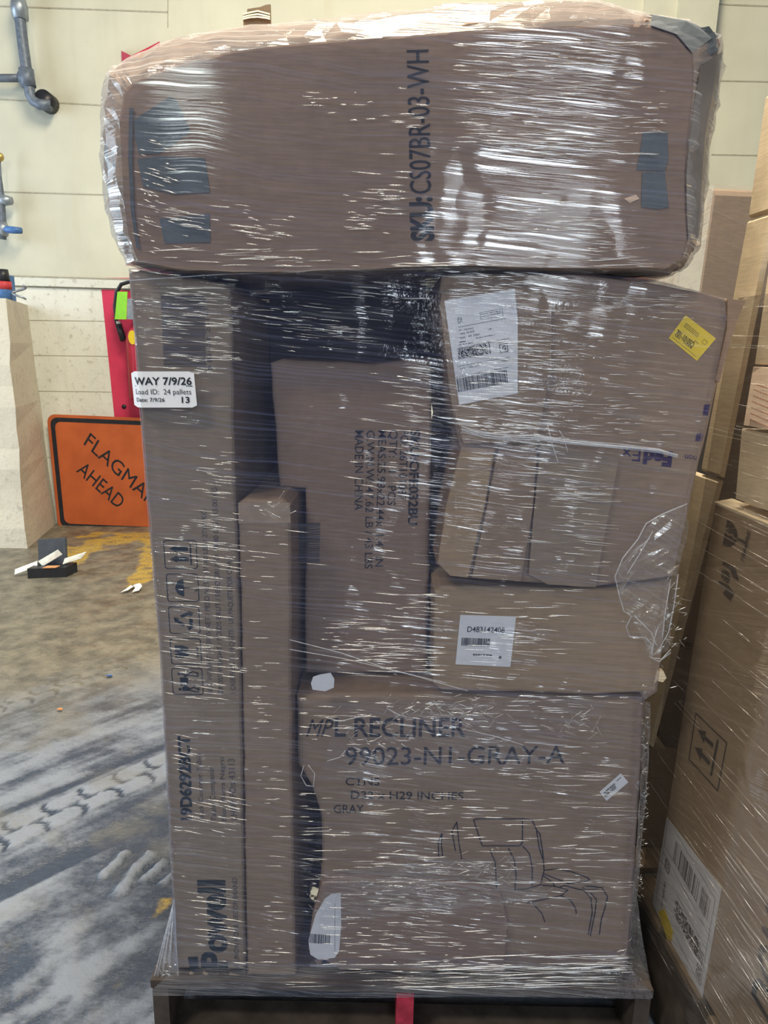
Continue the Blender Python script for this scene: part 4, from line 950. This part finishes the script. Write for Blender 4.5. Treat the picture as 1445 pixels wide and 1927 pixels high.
# fans of tight film at the two lower corners
def fan(name, topc, bots, Y0, Y1):
    mb = MB(); T = aty(*topc, Y0); n = len(bots)
    rows = [[T + (aty(*b, Y1) - T) * f + Vector((0, .012 * ((i % 2) - .5) * f, 0)) for i, b in enumerate(bots)] for f in np.linspace(.02, 1, 6)]
    sheet(mb, rows, smooth=False); mb.build(name, M['film_loose'], wrap)
    mb = MB()
    for b in bots[::2]:
        q = aty(*b, Y1); mb.tube([T, T.lerp(q, .5) + Vector((0, -.003, 0)), q], .0016, seg=5)
    mb.build('film_ridge', M['strand'], wrap)
fan('corner_fan', (328, 1692), [(284, 1862), (288, 1858), (293, 1853), (298, 1848), (304, 1844), (311, 1841), (318, 1838), (326, 1836), (335, 1836)], 1.38, 1.36)
lft = [(1214, 1320), (1208, 1400), (1203, 1500), (1196, 1600), (1189, 1700), (1185, 1780), (1182, 1848)]; rgt = [(1224, 1322), (1222, 1400), (1216, 1500), (1206, 1600), (1200, 1690), (1210, 1780), (1229, 1866)]
rows = []
for a, b in zip(resample(lft)[:-3], resample(rgt)[:-3]):
    rows.append([aty(a[0] + (b[0] - a[0]) * k / 6 + random.uniform(-1, 1), a[1] + (b[1] - a[1]) * k / 6, 1.372 + .02 * k / 6 * (1 - abs(k - 3) / 3) + random.uniform(-.005, .005)) for k in range(7)])
rows = rows[:25]
mb = MB(); sheet(mb, rows, smooth=False); mb.build('corner_film', M['film_loose'], wrap)
# crinkled film over the recliner carton
def crinkle(name, px, Y, amp, mat, nx=28, ny=22):
    rows = []
    for j in range(ny + 1):
        g = j / ny; row = []
        for i in range(nx + 1):
            f = i / nx; a = [px[0][k] + (px[1][k] - px[0][k]) * f for k in (0, 1)]; b = [px[3][k] + (px[2][k] - px[3][k]) * f for k in (0, 1)]
            e = math.sin(math.pi * f) * math.sin(math.pi * g)
            row.append(aty(a[0] + (b[0] - a[0]) * g, a[1] + (b[1] - a[1]) * g, Y + random.uniform(-amp, amp) * e))
        rows.append(row)
    mb = MB(); sheet(mb, rows, smooth=False); return mb.build(name, mat, wrap)
crinkle('crinkled_film', [(640, 1322), (1150, 1316), (1010, 1450), (600, 1470)], 1.3475, .003, M['film_crinkle'])
crinkle('crinkled_film', [(610, 1640), (1000, 1606), (1030, 1690), (600, 1740)], 1.3475, .003, M['film_crinkle'])
# loose torn tail hanging at the right
tail = [[(1293, 948), (1297, 1000), (1275, 1082), (1272, 1140), (1262, 1185), (1262, 1224)], [(1262, 962), (1262, 1020), (1255, 1085), (1258, 1140), (1250, 1190), (1256, 1236)], [(1228, 982), (1230, 1030), (1225, 1090), (1238, 1150), (1236, 1195), (1240, 1244)], [(1198, 1015), (1196, 1045), (1196, 1095), (1212, 1155), (1226, 1200), (1228, 1242)], [(1172, 1058), (1158, 1085), (1166, 1130), (1190, 1165), (1212, 1205), (1220, 1236)]]
rows = []
for j in range(5):
    row = []
    for i in range(5):
        for k in range(4):
            f = k / 4; a, b = tail[j][i], tail[j][i + 1]
            row.append(aty(a[0] + (b[0] - a[0]) * f + random.uniform(-2, 2), a[1] + (b[1] - a[1]) * f + random.uniform(-2, 2), 1.340 + random.uniform(-.007, .007)))
    rows.append(row)
mb = MB(); sheet(mb, rows, smooth=False); mb.build('loose_tail', M['film_loose'], wrap)
mb = MB()
edge = [(1293, 948), (1245, 968), (1216, 985), (1200, 1015), (1172, 1050), (1157, 1085), (1165, 1120), (1174, 1150), (1188, 1160), (1178, 1180), (1185, 1198), (1215, 1200), (1228, 1215), (1222, 1236), (1240, 1245), (1262, 1228)]
mb.tube([aty(*p, 1.338) for p in edge], .0012, seg=5)
for q in ([(1228, 1000), (1205, 1040), (1180, 1080)], [(1276, 1080), (1268, 1140), (1258, 1190), (1240, 1222)], [(1262, 1090), (1252, 1150), (1246, 1200)], [(1238, 1180), (1230, 1205), (1226, 1238), (1245, 1240), (1262, 1222)], [(1195, 1160), (1225, 1190), (1236, 1215)]):
    mb.tube([aty(*p, 1.337) for p in q], .0010, seg=5)
mb.build('tail_fold', M['strand'], wrap)
# twisted rope of film across the reused carton
mb = MB()
for k in range(7):
    pts = [(868, 806), (910, 818), (960, 824), (1010, 824), (1060, 832), (1120, 838), (1180, 842), (1240, 848), (1275, 858)]
    mb.tube([aty(px, py + 5 * math.sin(i * .9 + k * 1.3) * (1 - i / 12) + k * .8 - 3, 1.346 + .002 * math.cos(i * .9 + k)) for i, (px, py) in enumerate(pts)], .0010 + .0003 * (k % 3), seg=5)
mb.build('twisted_band', M['strand'], wrap)
for q in ([(545, 1204), (640, 1228), (740, 1262), (840, 1285)], [(545, 1222), (650, 1240), (760, 1266), (880, 1300)], [(612, 1350), (640, 1357), (690, 1346)], [(727, 1332), (750, 1345), (770, 1350)], [(870, 1372), (930, 1385), (985, 1402)], [(616, 1432), (640, 1425), (650, 1412)], [(1052, 810), (1060, 822), (1068, 850)], [(1030, 800), (1040, 840), (1050, 870)], [(572, 1440), (566, 1460), (576, 1478), (590, 1480), (592, 1455), (580, 1440)], [(240, 528), (420, 516), (700, 508), (850, 505)]):
    mb = MB(); mb.tube([aty(*p, 1.347) for p in q], .0010, seg=5); mb.build('loose_strand', M['strand'], wrap)
# sharp little pleats of the stretched film, far too many to count
def pleat(mb, a, b, r):
    mid_ = a.lerp(b, random.uniform(.3, .7)) + Vector((0, random.uniform(-.0006, 0), random.uniform(-.0012, .0012)))
    mb.tube([a, a.lerp(mid_, .6), mid_, b.lerp(mid_, .5), b], [r * .15, r * .8, r, r * .75, r * .15], seg=6)
def pleats(name, clusters, Y, parent):
    mb = MB()
    for x0, y0, x1, y1, n, sl, lo, hi in clusters:
        cl = [(random.uniform(x0, x1), random.uniform(y0, y1)) for _ in range(max(2, n // 9))]
        for _ in range(n):
            cx, cy = random.choice(cl); px = min(max(random.gauss(cx, (x1 - x0) * .14), x0), x1); py = min(max(random.gauss(cy, 9 + (y1 - y0) * .07), y0), y1)
            Ln = random.uniform(lo, hi) * random.choice((.5, .8, 1, 1)); k = sl + random.gauss(0, .035)
            x2 = px + Ln
            if x2 > x1 + 20: px, x2 = px - Ln, px
            pleat(mb, aty(px, py, Y), aty(x2, py + Ln * k, Y), random.choice((.0005, .0006, .0008, .0011)))
    o = mb.build(name, M['pleat'], parent); o['kind'] = 'stuff'; return o
pleats('upper_film_pleats', [(850, 80, 1240, 290, 230, .015, 15, 80), (880, 365, 1150, 485, 110, .03, 15, 70), (300, 380, 540, 470, 50, .14, 15, 70), (246, 260, 340, 480, 50, .3, 10, 45), (540, 230, 765, 480, 40, .04, 15, 80), (300, 130, 800, 240, 25, 0, 10, 60), (270, 470, 1230, 500, 60, -.01, 20, 130)], YU - .0105, wrap)
pleats('film_pleats', [(268, 540, 440, 700, 110, .07, 15, 75), (300, 925, 450, 1310, 150, .11, 15, 80), (322, 1380, 462, 1560, 45, .2, 15, 70), (340, 1560, 470, 1810, 34, .13, 15, 70), (300, 710, 440, 920, 35, .10, 15, 60),
    (440, 530, 830, 660, 60, .08, 20, 90), (460, 690, 820, 1120, 70, .10, 20, 100), (600, 1120, 830, 1270, 80, .02, 25, 110), (840, 520, 1300, 600, 130, .02, 12, 60), (880, 640, 1100, 830, 150, .05, 20, 80), (1000, 590, 1290, 720, 55, .10, 15, 60),
    (880, 800, 1060, 836, 70, .04, 10, 50), (840, 860, 1150, 1090, 100, .06, 25, 110), (1090, 720, 1320, 830, 40, .02, 20, 70), (820, 1110, 1120, 1300, 40, .03, 25, 90), (560, 1310, 1180, 1460, 130, .03, 15, 70), (560, 1460, 1190, 1660, 170, .0, 15, 90),
    (600, 1660, 1180, 1815, 190, .015, 12, 75), (460, 1000, 548, 1810, 60, .03, 15, 60)], YF - .0022, wrap)
mb = MB()
for _ in range(110):
    py = random.uniform(560, 1900); px = random.uniform(max(1255 + (1250 - py) * .16, 1215), 1450); L_ = random.uniform(.04, .35); a = PF(px, py, .002)
    if a.z < .22: continue
    b = a - dirv * L_ - Vector((0, 0, random.uniform(.0, .05) * L_)); mb.tube([a, a.lerp(b, .5) + nrm * .001, b], [.0002, random.uniform(.0005, .0009), .0002], seg=5)
o = mb.build('side_film_pleats', M['pleat'], rw); o['kind'] = 'stuff'
pleats('skirt_film_pleats', [(345, 1822, 1180, 1858, 90, -.01, 25, 160), (680, 1800, 1190, 1830, 60, -.02, 20, 140)], YF - .0085, wrap)
mb = MB()
for cx, cy, sx, sy, n in ((790, 1340, 70, 22, 55), (680, 1400, 60, 30, 40), (880, 1350, 40, 25, 25), (1070, 1360, 45, 22, 30), (900, 1640, 90, 30, 45), (850, 1330, 120, 20, 25), (500, 955, 30, 12, 16), (600, 1690, 20, 40, 14), (1170, 1790, 14, 30, 14), (310, 1830, 10, 12, 10), (1210, 1460, 5, 130, 50), (1202, 1620, 4, 80, 30), (1262, 1180, 22, 90, 30)):
    for _ in range(n):
        a = random.uniform(-1.1, 1.1); Ln = random.uniform(5, min(30, sx * .9 + 5)); px, py = random.gauss(cx, sx * .6), random.gauss(cy, sy * .6)
        pleat(mb, aty(px, py, YF - .0055), aty(px + Ln * math.cos(a), py + Ln * math.sin(a), YF - .006), random.choice((.0005, .0008, .001)))
o = mb.build('film_creases', M['pleat'], wrap); o['kind'] = 'stuff'
# the load placard stuck on the film
yp = 1.3475
pp = YP(yp)
mb = MB()
outer = roundrect(0, 0, 1, 1, .04, 4, .07); pf = frame(pp, (248, 767), (371, 767), (240, 699), 0)
def bend(p): # the part past the carton edge folds back
    q = fp(pf, *p); xe = aty(264, 733, yp).x
    if q.x < xe: q.y += (xe - q.x) * .8
    return q
left = [p for p in outer]
n_ = 14; rows = []
for i in range(n_ + 1):
    s_ = i / n_; ins = .06 if i in (0, n_) else 0
    rows.append([bend((s_, ins)), bend((s_, 1 - ins))])
vs = [p for r in rows for p in r]; vb = [p + Vector((0, .0006, 0)) for p in vs]
mb.faces(vs + vb, [[2 * k, 2 * k + 2, 2 * k + 3, 2 * k + 1] for k in range(n_)] + [[2 * n_ + 2 + 2 * k, 2 * n_ + 3 + 2 * k, 2 * n_ + 5 + 2 * k, 2 * n_ + 4 + 2 * k] for k in range(n_)])
plc = mb.build('load_placard', M['sticker'], wrap)
mb = MB(); o2 = .0012
text(mb, 'WAY 7/9/26', frame(pp, (250, 724), (361, 724), (249, 710.5), o2), .022); line(mb, [pp(251, 726.5, o2), pp(362, 726.5, o2)], .0014, Vector((0, -1, 0)))
text(mb, 'Load ID:  24 pallets', frame(pp, (253, 742), (360, 742), (252, 732.5), o2)); text(mb, 'Date: 7/9/26', frame(pp, (254.5, 756), (310, 756), (254, 749), o2), .014); text(mb, '13', frame(pp, (342, 758), (357, 758), (341.5, 747), o2), .02)
xe = aty(264, 733, yp).x
for v in mb.v:
    if v.x < xe: v.y += (xe - v.x) * .8
mb.build('placard_print', M['ink'], plc)

for o in ALL:
    if '_o' in o: del o['_o']
